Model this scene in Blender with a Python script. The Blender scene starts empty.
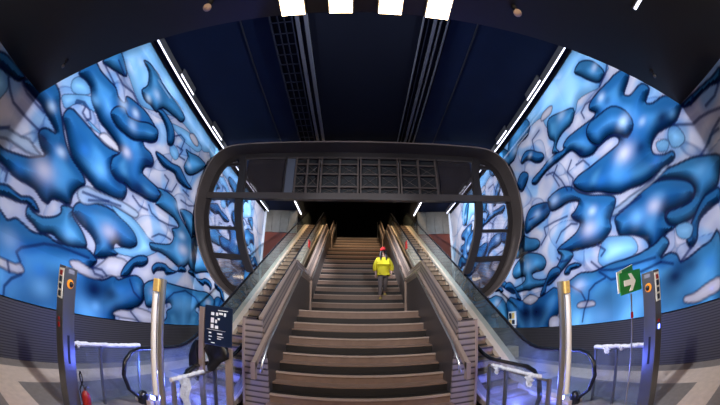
import bpy, math, random
import numpy as np
from mathutils import Vector, Matrix
random.seed(7)
S = 0.9                      # metres per building unit
CAMX, CAMH = -0.1086, 1.9113
SC = bpy.context.scene
COL = SC.collection
WASH, GRAZE, BLUE, UPPER, PLAT, LED = 125., 420., 25., 1600., 115., 3.5
POLYS = [
 ('L',[(2.25,5.17),(2.22,5.33),(2.36,5.5),(2.57,5.56),(2.82,5.47),(2.83,5.37),(2.58,5.17),(2.38,5.12)]),
 ('L',[(2.17,4.87),(2.44,5.09),(2.91,5.38),(3.1,5.3),(3.27,5.2),(2.95,5.12),(2.64,5.0),(2.45,4.75),(2.31,4.75)]),
 ('L',[(3.1,4.93),(3.38,4.94),(3.71,4.94),(3.58,4.88),(3.31,4.87)]),
 ('L',[(0.17,4.18),(0.67,4.28),(0.83,4.16),(0.84,4.01),(0.68,3.78)]),
 ('G',[(0.93,3.42),(1.23,3.6),(1.45,3.65),(1.68,3.68),(1.89,3.74),(2.12,3.69),(2.32,3.66),(2.18,3.58),(1.88,3.52),(1.55,3.5),(1.31,3.45),(1.0,3.32)]),
 ('B',[(0.0,4.3),(0.3,4.48),(0.65,4.53),(1.06,4.54),(1.07,4.46),(0.96,4.36),(0.64,4.3),(0.18,4.23)]),
 ('L',[(3.0,6.67),(3.41,7.53),(3.72,7.94),(5.03,7.97),(6.84,7.96),(9.12,7.88),(8.52,7.21),(7.17,7.27),(6.31,7.15),(5.39,6.71),(4.72,6.39),(4.32,6.39),(3.75,6.59),(3.28,6.72)]),
 ('M',[(2.68,6.21),(2.73,6.55),(2.94,6.83),(3.31,6.75),(3.62,6.55),(3.21,6.36),(2.93,6.27)]),
 ('M',[(3.87,7.35),(4.27,7.27),(4.48,6.97),(4.36,6.69),(4.64,6.57),(4.95,6.63),(5.31,6.65),(5.49,6.93),(6.13,7.1),(6.59,7.19),(6.72,7.45),(6.16,7.56),(5.59,7.51),(5.09,7.49),(4.7,7.54),(4.18,7.5)]),
 ('L',[(6.13,6.8),(6.56,7.01),(7.21,7.21),(8.0,7.31),(8.31,7.25),(8.12,6.97),(7.59,6.86),(6.95,6.77)]),
 ('W',[(7.3,7.2),(7.54,7.35),(7.92,7.3),(8.01,7.15),(7.8,7.07),(7.45,7.09)]),
 ('L',[(6.45,6.32),(6.83,6.37),(7.07,6.21),(6.92,5.99),(6.54,6.06)]),
 ('B',[(5.32,6.72),(5.52,6.88),(5.93,6.88),(6.26,6.81),(6.53,6.62),(6.58,6.33),(6.32,6.2),(6.08,6.47),(5.78,6.63)]),
 ('B',[(5.89,5.7),(6.08,5.57),(6.47,5.51),(7.05,5.61),(7.38,5.49),(7.94,5.5),(8.33,5.64),(7.99,5.71),(7.63,5.83),(7.29,5.94),(6.8,5.82),(6.31,5.79)]),
 ('M',[(7.35,6.62),(7.59,6.47),(7.51,6.06),(7.87,5.95),(8.36,6.23),(8.92,6.84),(8.27,6.86),(7.7,6.69)]),
 ('B',[(1.09,4.45),(1.34,4.41),(1.7,4.41),(1.96,4.36),(2.31,4.27),(2.47,4.2),(2.35,4.17),(2.17,4.13),(2.05,4.02),(2.08,3.91),(2.25,3.78),(2.42,3.71),(2.33,3.64),(2.05,3.48),(1.69,3.37),(1.38,3.3),(1.14,3.3),(1.04,3.27),(1.22,2.98),(1.4,3.08),(1.58,3.07),(1.89,3.03),(2.17,3.05),(2.46,3.05),(2.71,2.96),(2.88,2.96),(2.96,3.08),(3.18,3.13),(3.48,3.17),(3.5,3.39),(3.59,3.55),(3.76,3.72),(3.66,3.85),(3.39,3.95),(3.14,4.02),(2.89,4.15),(2.66,4.33),(2.44,4.53),(2.26,4.67),(2.1,4.85),(1.88,4.92),(1.66,4.86),(1.3,4.64)]),
 ('B',[(1.56,2.77),(1.76,2.83),(1.96,2.82),(2.16,2.81),(2.36,2.88),(2.54,2.86),(2.71,2.74),(2.54,2.71),(2.36,2.75),(2.15,2.7),(1.94,2.67),(1.76,2.65),(1.44,2.56),(1.38,2.69)]),
 ('B',[(2.48,4.76),(2.46,4.55),(2.7,4.38),(3.12,4.05),(3.39,3.95),(3.71,3.88),(3.96,3.83),(4.12,3.79),(4.41,3.82),(4.72,3.83),(5.13,3.94),(5.21,4.18),(5.05,4.32),(4.71,4.32),(4.46,4.46),(4.42,4.69),(4.53,4.89),(4.1,4.79),(3.68,4.79),(3.21,4.83),(2.81,4.84),(2.62,4.84)]),
 ('B',[(2.27,5.5),(2.54,5.54),(2.79,5.51),(2.99,5.33),(3.25,5.22),(3.5,5.12),(3.78,5.09),(4.11,5.05),(4.43,4.97),(4.53,4.89),(4.35,4.66),(4.42,4.38),(4.72,4.28),(5.05,4.32),(5.34,4.29),(5.65,4.32),(6.13,4.35),(6.52,4.44),(6.69,4.7),(6.45,4.84),(5.9,4.86),(5.62,4.9),(5.67,5.1),(5.92,5.23),(5.93,5.42),(5.69,5.54),(5.37,5.54),(5.25,5.64),(5.55,5.78),(5.77,5.98),(5.68,6.21),(5.24,6.32),(4.81,6.35),(4.41,6.29),(4.12,6.23),(3.95,6.15),(4.0,5.99),(3.72,5.96),(3.48,6.07),(3.15,6.04),(2.78,6.02),(2.46,6.04),(2.24,5.79)]),
 ('B',[(3.72,5.48),(3.8,5.74),(4.08,5.89),(4.33,5.82),(4.76,5.96),(5.17,6.18),(5.65,6.26),(5.76,6.0),(5.54,5.8),(5.24,5.65),(4.85,5.44),(4.41,5.37),(4.04,5.36)]),
 ('W',[(3.67,4.88),(3.8,5.0),(4.08,5.03),(4.38,4.99),(4.44,4.89),(4.2,4.84),(3.88,4.81),(3.7,4.83)]),
 ('M',[(3.27,3.07),(3.59,3.15),(3.65,3.0),(3.89,2.88),(4.09,2.75),(4.24,2.58),(4.14,2.47),(3.77,2.4),(3.4,2.42),(3.17,2.48),(2.87,2.4),(2.62,2.48),(2.4,2.55),(2.39,2.73),(2.55,2.68),(2.81,2.68),(3.13,2.8),(3.29,2.94)]),
 ('B',[(1.54,2.3),(1.96,2.32),(2.15,2.42),(2.37,2.4),(2.66,2.35),(3.07,2.41),(3.32,2.37),(3.85,2.43),(4.26,2.5),(4.56,2.4),(4.65,2.31),(4.51,2.11),(4.79,1.94),(5.06,2.01),(5.31,2.13),(5.51,2.07),(5.97,2.26),(6.32,2.29),(6.58,2.15),(6.67,1.83),(6.55,1.6),(6.26,1.44),(5.8,1.32),(5.45,1.19),(5.43,0.71),(3.6,0.6),(1.71,0.37)]),
 ('B',[(3.65,3.26),(3.87,3.39),(4.31,3.52),(4.79,3.58),(5.12,3.54),(5.58,3.45),(5.92,3.31),(6.07,3.09),(5.83,2.92),(5.5,2.86),(5.21,2.9),(5.17,2.75),(5.35,2.67),(5.04,2.5),(4.56,2.4),(4.53,2.66),(4.27,2.84),(3.86,2.95),(3.62,3.08)]),
 ('L',[(4.75,3.67),(5.28,3.69),(5.72,3.67),(6.13,3.56),(6.52,3.41),(6.85,3.35),(7.1,3.21),(6.65,2.94),(6.22,2.78),(5.71,2.71),(5.39,2.68),(5.17,2.75),(5.5,2.86),(5.83,2.92),(6.07,3.09),(5.92,3.31),(5.58,3.45),(5.12,3.54)]),
 ('G',[(3.6,3.54),(3.83,3.72),(4.1,3.75),(4.61,3.83),(5.15,3.9),(5.59,3.91),(5.88,3.86),(5.76,3.71),(5.31,3.71),(4.86,3.69),(4.34,3.55),(3.98,3.37),(3.71,3.37)]),
 ('M',[(7.86,4.71),(8.36,4.86),(8.92,4.77),(9.5,3.99),(9.23,3.81),(8.76,4.15),(8.23,4.46)]),
 ('M',[(6.45,4.84),(6.99,4.95),(7.51,4.91),(7.72,4.72),(7.93,4.53),(8.42,4.32),(8.94,4.06),(9.32,3.8),(9.18,3.44),(8.77,3.08),(8.4,2.94),(7.94,3.04),(7.5,3.13),(7.11,3.16),(6.75,3.13),(6.61,3.29),(7.0,3.37),(7.63,3.53),(7.79,3.8),(7.61,4.0),(7.99,4.18),(7.61,4.35),(7.11,4.37),(6.65,4.38),(6.53,4.42),(6.69,4.7)]),
 ('M',[(6.62,2.15),(7.23,2.37),(7.78,2.36),(8.39,2.35),(9.26,2.37),(9.69,2.49),(9.73,2.71),(9.28,3.04),(9.08,3.28),(9.37,3.59),(9.89,3.44),(10.77,2.98),(11.83,2.54),(12.99,2.28),(12.36,0.44),(7.72,0.76),(7.86,1.29),(7.84,1.5),(8.12,1.62),(7.99,1.76),(7.65,1.7),(6.89,1.52),(6.68,1.72)]),
 ('W',[(9.37,2.13),(9.91,2.04),(10.56,2.17),(10.67,1.98),(10.18,1.87),(9.62,1.94)]),
 ('W',[(3.8,2.13),(4.04,2.19),(4.27,2.16),(4.51,2.13),(4.82,2.33),(5.04,2.52),(5.41,2.59),(5.74,2.57),(5.87,2.34),(5.5,2.14),(5.12,2.1),(4.75,1.94),(4.35,1.93),(4.01,1.97),(3.85,2.04)]),
 ('W',[(1.72,1.68),(1.92,1.69),(2.12,1.69),(2.33,1.69),(2.46,1.73),(2.58,1.63),(2.46,1.55),(2.2,1.52),(1.94,1.54),(1.74,1.53)]),
 ('B',[(5.57,2.18),(5.65,2.4),(5.89,2.65),(6.2,2.83),(6.57,2.89),(6.65,2.74),(6.42,2.58),(6.1,2.51),(5.96,2.31),(5.81,2.2)]),
 ('B',[(6.87,2.65),(7.08,2.83),(7.51,2.89),(7.75,2.82),(8.12,2.79),(8.81,2.88),(8.72,3.0),(8.39,3.01),(8.24,2.78),(7.68,2.59),(7.5,2.68),(7.13,2.61),(7.0,2.5)]),
 ('W',[(5.38,1.23),(5.68,1.35),(6.09,1.37),(6.34,1.47),(6.91,1.41),(7.21,1.31),(7.12,1.1),(6.69,1.08),(6.23,1.14),(5.69,1.16)]),
]
SPOTS = [(2.53,3.46,0.43,0.27,'p',0.75),(2.79,3.97,0.21,0.13,'w',0.6),(2.07,4.54,0.18,0.12,'w',0.55),(4.1,4.23,0.34,0.21,'l',0.5),(3.99,5.94,0.28,0.18,'w',0.5),(4.53,6.05,0.24,0.15,'w',0.6),(4.76,5.04,0.27,0.17,'p',0.7),(3.1,5.41,0.25,0.15,'l',0.5),(2.1,2.03,0.37,0.24,'g',0.5),(3.06,1.44,0.41,0.27,'l',0.55),(4.89,3.07,0.41,0.25,'p',0.65),(4.65,1.69,0.47,0.3,'n',0.95),(5.26,1.69,0.32,0.21,'n',0.7),(5.63,4.47,0.44,0.26,'n',0.7),(2.23,3.95,0.19,0.13,'n',0.8),(5.62,5.29,0.36,0.2,'n',0.6),(5.82,5.33,0.23,0.14,'n',0.6),(4.82,4.27,0.3,0.19,'n',0.5),(8.45,3.55,0.47,0.24,'p',0.75),(8.26,3.97,0.33,0.17,'w',0.5),(7.14,2.0,0.33,0.19,'p',0.7),(4.75,1.32,0.23,0.16,'l',0.7),(3.65,2.61,0.25,0.17,'l',0.6),(7.75,4.8,0.32,0.17,'w',0.5),(4.99,7.05,0.3,0.18,'w',0.5),(4.75,6.72,0.21,0.13,'w',0.6),(3.57,6.84,0.3,0.19,'w',0.55),(3.81,7.22,0.28,0.17,'w',0.5),(4.57,7.08,0.29,0.17,'n',0.35),(7.78,6.27,0.26,0.14,'w',0.5),(0.48,4.34,0.15,0.09,'n',0.5),(1.44,4.43,0.15,0.1,'n',0.4),(2.7,5.12,0.18,0.12,'n',0.3),(5.62,1.84,0.31,0.19,'b',0.4),(6.5,3.48,0.25,0.15,'w',0.4),(8.54,1.75,0.61,0.31,'l',0.5),(9.22,2.96,0.31,0.15,'w',0.4),(1.9,3.22,0.24,0.15,'b',0.5),(3.42,4.35,0.25,0.16,'b',0.5),(2.96,1.75,0.29,0.19,'b',0.5),(4.61,5.73,0.27,0.17,'w',0.35),(5.28,4.0,0.14,0.09,'n',0.2)]
STROKES = [[(0.73,4.26),(0.93,4.13),(1.14,4.03),(1.59,4.01),(2.03,4.0)],[(1.09,4.41),(1.33,4.35),(1.51,4.35),(1.95,4.33)],[(1.1,3.51),(1.31,3.66)],[(2.45,1.76),(2.32,1.89),(2.43,2.0),(2.7,2.11),(3.0,2.24),(3.36,2.31),(3.78,2.33),(4.37,2.33)],[(2.09,1.07),(2.1,1.25),(2.27,1.42),(2.51,1.55)],[(2.6,5.0),(2.78,5.13),(2.91,5.12),(2.91,4.96),(3.12,4.9),(3.21,5.0),(3.08,5.12),(2.83,5.16),(2.6,5.05)],[(6.23,4.24),(6.44,4.09),(6.84,4.03),(7.4,4.06),(7.87,4.15)],[(6.66,3.47),(6.97,3.65),(7.29,3.69),(7.65,3.67)],[(7.83,1.63),(7.8,1.84),(8.18,2.1),(9.13,2.31),(10.25,2.52)],[(6.8,6.42),(7.19,6.5),(7.07,6.21),(7.46,6.29)],[(6.53,6.62),(6.82,6.85),(7.13,6.85),(7.08,6.44)],[(6.62,5.33),(6.89,5.29),(6.81,4.94),(7.2,5.04),(7.36,5.38)],[(2.79,6.21),(3.15,6.15),(3.4,6.1)],[(3.25,6.36),(3.64,6.3),(4.09,6.4),(4.49,6.32)],[(1.43,3.03),(1.66,3.02),(1.68,2.88)],[(2.13,1.67),(2.2,1.52)],[(4.51,2.15),(4.63,2.04),(4.91,2.03)],[(4.57,2.16),(4.85,2.18),(5.05,2.08)],[(5.95,2.15),(6.16,1.87),(6.5,1.7)],[(6.09,1.34),(6.46,1.1)],[(3.76,3.56),(4.3,3.65),(5.11,3.78)],[(4.0,3.48),(4.65,3.72)],[(5.47,4.19),(5.85,4.07),(6.23,4.1)],[(7.8,5.02),(8.36,5.04),(8.76,5.19)],[(7.79,5.37),(8.23,5.34)],[(3.1,6.63),(3.53,6.53)]]
POLYS_R = [
 ('L',[(3.6,7.89),(2.89,6.64),(3.23,6.49),(3.53,6.38),(3.93,6.53),(4.44,6.66),(4.74,6.47),(5.24,6.41),(5.75,6.54),(6.21,6.95),(6.3,7.36),(7.11,7.52),(8.21,7.51),(9.74,7.72),(10.28,8.42),(7.26,8.33)]),
 ('M',[(3.72,7.44),(3.36,7.18),(3.19,6.88),(3.13,6.54),(3.45,6.48),(3.73,6.78),(3.92,7.09),(4.08,7.38)]),
 ('M',[(8.2,8.31),(7.38,8.14),(7.0,7.7),(7.29,7.35),(8.01,7.39),(8.6,7.09),(9.14,7.3)]),
 ('M',[(6.18,6.89),(5.92,7.09),(5.29,6.87),(4.75,6.61),(5.01,6.32),(5.53,6.32),(5.86,6.26),(6.07,6.11),(5.99,5.93),(6.33,6.08),(6.07,6.32),(6.25,6.57)]),
 ('W',[(6.35,7.28),(6.18,7.43),(5.77,7.41),(5.57,7.3),(5.72,7.18),(5.99,7.18)]),
 ('B',[(1.58,4.51),(1.26,4.51),(0.92,4.48),(0.51,4.44),(0.24,4.44),(0.42,4.27),(0.68,4.35),(1.01,4.38),(1.3,4.38),(1.54,4.44)]),
 ('L',[(2.17,4.34),(1.97,4.29),(1.88,4.08),(1.91,3.94),(2.11,3.92),(2.29,4.0),(2.3,4.2)]),
 ('L',[(2.66,4.29),(2.42,4.24),(2.32,4.12),(2.45,4.02),(2.67,4.11)]),
 ('M',[(2.39,3.67),(1.93,3.59),(1.57,3.46),(1.22,3.29),(1.36,3.05),(1.53,2.88),(1.83,2.83),(2.05,2.7),(2.31,2.62),(2.53,2.62),(2.76,2.63),(2.96,2.73),(3.01,2.87),(2.89,2.95),(2.63,2.93),(2.32,2.9),(2.12,2.97),(2.09,3.1),(2.19,3.26),(2.47,3.45),(2.84,3.6),(3.1,3.67),(2.82,3.71),(2.59,3.71)]),
 ('B',[(1.47,2.82),(1.65,2.86),(1.88,2.85),(2.09,2.75),(2.25,2.63),(2.4,2.52),(2.5,2.35),(2.58,2.27),(2.5,2.13),(2.31,2.22),(2.23,2.41),(2.11,2.54),(1.81,2.61),(1.55,2.64)]),
 ('B',[(3.21,3.65),(2.85,3.58),(2.48,3.43),(2.19,3.26),(2.09,3.1),(2.14,2.98),(2.35,2.91),(2.66,2.94),(2.95,2.97),(3.04,2.86),(2.97,2.72),(2.82,2.63),(3.1,2.58),(3.27,2.48),(3.45,2.37),(3.68,2.31),(3.93,2.29),(3.72,2.4),(3.64,2.53),(3.77,2.71),(4.12,2.89),(4.48,2.97),(4.55,3.21),(4.53,3.41),(4.21,3.48),(3.82,3.56),(3.49,3.62)]),
 ('L',[(2.79,2.62),(2.51,2.61),(2.35,2.48),(2.45,2.33),(2.62,2.33),(2.79,2.44)]),
 ('L',[(5.0,3.09),(4.51,2.98),(4.13,2.85),(3.98,2.65),(4.02,2.49),(4.3,2.43),(4.72,2.39),(5.09,2.38),(5.39,2.6),(5.24,2.91)]),
 ('B',[(2.65,6.2),(2.92,6.27),(3.16,6.28),(3.58,6.32),(4.06,6.3),(4.21,6.16),(4.06,5.95),(4.28,5.92),(4.79,6.0),(5.4,6.07),(5.72,6.0),(5.79,5.88),(6.15,5.97),(6.59,6.0),(7.14,5.93),(7.7,5.88),(7.81,5.75),(7.54,5.62),(7.11,5.7),(6.6,5.74),(6.03,5.7),(5.51,5.68),(5.3,5.49),(5.12,5.27),(4.71,5.13),(4.42,5.17),(4.07,5.17),(3.77,5.1),(3.66,4.96),(3.75,4.87),(4.06,4.88),(4.57,4.89),(4.93,4.9),(5.49,4.92),(5.77,4.84),(5.71,4.64),(5.35,4.37),(4.9,4.21),(4.47,3.97),(4.14,3.85),(3.85,3.83),(3.48,3.75),(3.15,3.73),(2.89,3.76),(2.63,3.76),(2.39,3.78),(2.3,3.83),(2.33,3.94),(2.56,3.99),(2.79,4.1),(2.85,4.23),(2.74,4.36),(2.47,4.43),(1.99,4.35),(1.71,4.44),(1.55,4.56),(1.74,4.8),(1.94,4.95),(2.28,5.01),(2.44,5.15),(2.16,5.3),(2.3,5.54),(2.72,5.55),(2.87,5.63),(2.88,5.72),(2.5,5.9),(2.45,6.1)]),
 ('B',[(4.04,5.84),(3.46,5.74),(3.11,5.38),(3.06,4.98),(3.39,4.85),(3.65,5.08),(4.0,5.21),(4.36,5.2),(4.63,5.45),(4.65,5.73),(4.41,5.88)]),
 ('G',[(3.16,3.68),(2.98,3.72),(2.69,3.78),(2.57,3.74),(2.83,3.68),(3.18,3.64),(3.6,3.6),(4.13,3.5),(4.58,3.48),(4.68,3.61),(4.3,3.63),(3.77,3.68)]),
 ('B',[(8.14,6.84),(7.76,6.95),(7.37,6.8),(7.07,6.55),(6.82,6.37),(6.78,6.2),(7.0,6.14),(7.34,6.29),(7.7,6.6),(8.14,6.67)]),
 ('B',[(8.79,6.12),(8.53,6.36),(8.19,6.39),(7.91,6.17),(8.09,5.95),(8.54,5.78)]),
 ('M',[(9.1,4.37),(8.59,4.12),(8.11,3.95),(7.97,3.75),(8.25,3.62),(8.91,3.68),(9.44,3.62),(9.93,3.5),(10.18,3.86),(9.47,4.11)]),
 ('B',[(8.79,4.39),(8.7,4.72),(8.39,4.98),(8.02,5.05),(7.47,4.94),(7.15,4.81),(7.11,4.6),(7.28,4.44),(7.66,4.38),(8.19,4.35),(8.61,4.3)]),
 ('B',[(7.15,4.88),(7.1,4.54),(6.69,4.45),(6.19,4.44),(5.75,4.29),(5.96,4.12),(6.18,4.06),(6.05,3.87),(5.86,3.73),(6.09,3.56),(6.5,3.47),(7.02,3.37),(7.01,3.19),(6.49,3.13),(5.78,3.05),(5.3,3.0),(4.96,3.09),(4.73,3.23),(4.71,3.43),(4.43,3.69),(4.39,3.87),(4.78,4.08),(5.22,4.26),(5.66,4.53),(5.86,4.76),(6.2,4.92),(6.62,4.98),(7.01,4.95)]),
 ('M',[(9.99,3.58),(9.28,3.65),(8.71,3.63),(7.99,3.4),(7.76,3.12),(7.97,2.91),(8.4,2.92),(8.67,2.87),(8.56,2.72),(8.14,2.62),(7.68,2.64),(7.2,2.88),(6.94,3.12),(7.1,3.34),(6.62,3.21),(6.38,2.99),(7.03,2.67),(7.6,2.41),(7.88,2.39),(8.54,2.41),(9.08,2.34),(9.59,2.26),(9.71,2.49),(9.82,2.76),(10.34,3.07),(10.78,3.02),(11.01,3.25),(10.44,3.44)]),
 ('B',[(11.29,2.67),(10.72,2.85),(10.43,3.0),(10.75,2.65),(10.26,2.48),(9.79,2.5),(10.04,2.34),(10.96,2.35)]),
 ('B',[(12.81,2.1),(11.15,2.29),(10.45,2.3),(9.72,2.38),(8.96,2.26),(8.4,2.06),(7.74,2.21),(7.46,2.27),(7.16,2.14),(7.09,1.89),(7.22,1.58),(7.55,1.3),(7.83,1.06),(8.29,0.51),(10.8,0.4),(13.32,1.46)]),
 ('W',[(10.14,2.12),(9.59,2.22),(8.83,2.21),(8.4,2.06),(8.73,1.9),(9.42,1.84),(10.0,1.96)]),
 ('W',[(7.82,1.31),(7.49,1.42),(7.09,1.28),(6.86,0.92),(7.72,0.93)]),
 ('M',[(6.8,2.28),(6.49,2.4),(6.12,2.47),(5.63,2.4),(5.11,2.44),(4.64,2.44),(4.17,2.42),(3.74,2.45),(3.42,2.5),(3.19,2.57),(3.06,2.38),(3.34,2.18),(3.1,2.21),(2.89,2.12),(2.81,1.96),(2.53,1.99),(2.24,2.06),(1.97,2.09),(1.72,2.13),(1.87,0.85),(2.62,0.66),(4.71,0.52),(7.1,0.53),(7.14,1.87)]),
 ('B',[(8.27,2.15),(7.92,2.52),(7.65,2.79),(7.31,2.87),(7.07,2.77),(7.14,2.6),(7.47,2.54),(7.82,2.44),(7.97,2.18),(8.15,2.1)]),
 ('B',[(6.88,2.64),(6.67,2.77),(6.33,2.78),(6.08,2.67),(6.27,2.63),(6.55,2.63),(6.66,2.54),(6.85,2.55)]),
 ('W',[(2.79,1.19),(2.78,1.3),(2.51,1.32),(2.19,1.41),(1.85,1.44),(1.86,1.23),(2.15,1.17),(2.47,1.13)]),
 ('W',[(6.41,1.65),(6.22,1.71),(5.8,1.69),(5.65,1.62),(5.7,1.54),(6.07,1.53),(6.37,1.56)]),
]
SPOTS_R = [(3.31,5.22,0.28,0.18,'w',0.7),(3.66,4.6,0.42,0.26,'p',0.85),(2.78,4.88,0.18,0.12,'w',0.45),(1.93,4.53,0.16,0.11,'l',0.4),(2.22,4.62,0.27,0.18,'n',0.85),(5.12,5.44,0.26,0.15,'n',0.8),(3.11,4.44,0.18,0.13,'n',0.7),(3.49,5.94,0.2,0.13,'n',0.5),(6.81,4.77,0.33,0.19,'w',0.5),(5.29,3.86,0.25,0.16,'w',0.6),(5.54,3.48,0.42,0.26,'p',0.75),(6.05,4.0,0.24,0.15,'n',0.8),(3.26,3.21,0.3,0.2,'p',0.8),(3.83,3.18,0.32,0.22,'l',0.7),(7.87,4.72,0.32,0.17,'w',0.5),(7.4,4.78,0.3,0.16,'n',0.8),(6.51,5.98,0.22,0.13,'w',0.5),(7.51,6.68,0.19,0.11,'w',0.5),(9.09,3.19,0.51,0.25,'w',0.5),(8.57,1.61,0.67,0.36,'n',0.95),(6.26,2.15,0.38,0.22,'p',0.7),(3.01,1.73,0.44,0.29,'n',0.95),(2.56,1.84,0.28,0.19,'n',0.6),(5.44,1.22,0.58,0.36,'l',0.6),(3.34,6.9,0.2,0.14,'w',0.6),(3.63,6.14,0.21,0.13,'w',0.6),(1.79,3.29,0.24,0.15,'l',0.5),(3.8,4.11,0.3,0.19,'b',0.5),(2.04,1.75,0.22,0.15,'b',0.5),(4.05,1.46,0.4,0.28,'l',0.5),(4.64,3.52,0.22,0.15,'n',0.4),(2.83,4.0,0.21,0.14,'b',0.5),(4.68,4.42,0.3,0.19,'b',0.4),(5.34,6.79,0.32,0.19,'w',0.4),(6.92,7.31,0.3,0.17,'w',0.5),(8.36,7.38,0.37,0.19,'w',0.5),(4.87,7.76,0.39,0.24,'w',0.5),(4.52,7.08,0.33,0.2,'w',0.6)]
STROKES_R = [[(2.01,4.33),(1.55,4.07),(1.31,4.07),(1.05,4.02),(0.75,3.93)],[(1.59,4.46),(1.37,4.38),(1.23,4.46)],[(0.47,4.26),(0.72,4.16),(1.04,4.15)],[(1.67,3.51),(1.44,3.58),(1.25,3.68),(1.0,3.67)],[(0.87,3.79),(1.15,3.72),(1.36,3.6)],[(7.1,3.55),(6.77,3.78),(6.25,3.85),(5.99,3.76)],[(7.92,3.7),(7.57,3.9),(7.61,4.17),(7.03,4.17),(6.36,4.11)],[(6.92,5.64),(6.54,5.55),(6.26,5.16),(6.1,4.78)],[(5.58,5.44),(5.9,5.24),(5.72,4.96),(5.93,4.71)],[(5.44,5.22),(5.11,5.19),(4.95,4.96)],[(7.2,6.7),(7.15,7.06),(6.61,7.1)],[(6.21,1.17),(6.11,1.48),(5.92,1.73),(5.86,1.95),(5.6,2.09),(5.2,2.16)],[(6.8,2.28),(6.2,1.97),(6.05,1.74)],[(5.4,2.35),(4.99,2.08),(3.98,2.05),(3.36,2.1)],[(5.66,2.66),(5.32,2.38),(4.88,2.29),(3.94,2.25),(3.51,2.23)],[(8.42,4.7),(7.95,4.68)],[(5.34,3.01),(5.07,2.81),(5.25,2.71)],[(2.87,6.65),(3.13,6.48),(3.51,6.4)],[(3.99,6.32),(4.26,6.38),(4.53,6.31),(4.51,6.11)],[(7.15,3.11),(6.98,2.95),(6.68,2.94)],[(4.35,3.49),(3.98,3.51),(3.56,3.54)],[(6.26,5.64),(6.59,5.45),(6.42,5.05)],[(2.5,2.13),(2.81,1.96)],[(3.36,2.1),(3.03,1.98)]]

# ------------------------------------------------------------------ materials
def nt(name):
    m = bpy.data.materials.new(name); m.use_nodes = True
    return m, m.node_tree, m.node_tree.nodes['Principled BSDF']

def pbr(name, col, rough=.5, metal=0., noise=0., scale=8., bump=0., spec=.5, coat=0.):
    m, t, b = nt(name)
    b.inputs['Base Color'].default_value = (*col, 1)
    b.inputs['Roughness'].default_value = rough
    b.inputs['Metallic'].default_value = metal
    b.inputs['Specular IOR Level'].default_value = spec
    b.inputs['Coat Weight'].default_value = coat
    if noise or bump:
        tc = t.nodes.new('ShaderNodeTexCoord'); n = t.nodes.new('ShaderNodeTexNoise')
        n.inputs['Scale'].default_value = scale; n.inputs['Detail'].default_value = 6
        t.links.new(tc.outputs['Object'], n.inputs['Vector'])
        if noise:
            mx = t.nodes.new('ShaderNodeMix'); mx.data_type = 'RGBA'
            mx.inputs[6].default_value = (*[c*(1-noise) for c in col], 1)
            mx.inputs[7].default_value = (*[min(1, c*(1+noise)) for c in col], 1)
            t.links.new(n.outputs['Fac'], mx.inputs[0]); t.links.new(mx.outputs[2], b.inputs['Base Color'])
        if bump:
            bp = t.nodes.new('ShaderNodeBump'); bp.inputs['Strength'].default_value = bump
            bp.inputs['Distance'].default_value = .02
            t.links.new(n.outputs['Fac'], bp.inputs['Height']); t.links.new(bp.outputs[0], b.inputs['Normal'])
    return m

def emis(name, col, st):
    m, t, b = nt(name)
    b.inputs['Base Color'].default_value = (*col, 1)
    b.inputs['Emission Color'].default_value = (*col, 1); b.inputs['Emission Strength'].default_value = st
    return m

def slats(name, col, dark, pitch, slope=0., axis=(0, 0, 1), rough=.4, metal=.6, duty=.75, bump=.6):
    """horizontal slats: colour and relief repeat along Z - slope*Y (object space, metres)"""
    m, t, b = nt(name); N = t.nodes.new; L = t.links.new
    tc = N('ShaderNodeTexCoord'); dp = N('ShaderNodeVectorMath'); dp.operation = 'DOT_PRODUCT'
    dp.inputs[1].default_value = (axis[0], axis[1] - slope, axis[2])
    L(tc.outputs['Object'], dp.inputs[0])
    dv = N('ShaderNodeMath'); dv.operation = 'DIVIDE'; dv.inputs[1].default_value = pitch
    L(dp.outputs['Value'], dv.inputs[0])
    fr = N('ShaderNodeMath'); fr.operation = 'FRACT'; L(dv.outputs[0], fr.inputs[0])
    rp = N('ShaderNodeValToRGB'); e = rp.color_ramp.elements
    e[0].position = 0; e[0].color = (*dark, 1); e[1].position = duty*.35; e[1].color = (*col, 1)
    x = e.new(duty); x.color = (*col, 1); y = e.new(min(.99, duty+.18)); y.color = (*dark, 1)
    L(fr.outputs[0], rp.inputs[0]); L(rp.outputs[0], b.inputs['Base Color'])
    bp = N('ShaderNodeBump'); bp.inputs['Strength'].default_value = bump; bp.inputs['Distance'].default_value = .02
    L(rp.outputs[0], bp.inputs['Height']); L(bp.outputs[0], b.inputs['Normal'])
    b.inputs['Roughness'].default_value = rough; b.inputs['Metallic'].default_value = metal
    return m

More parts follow.
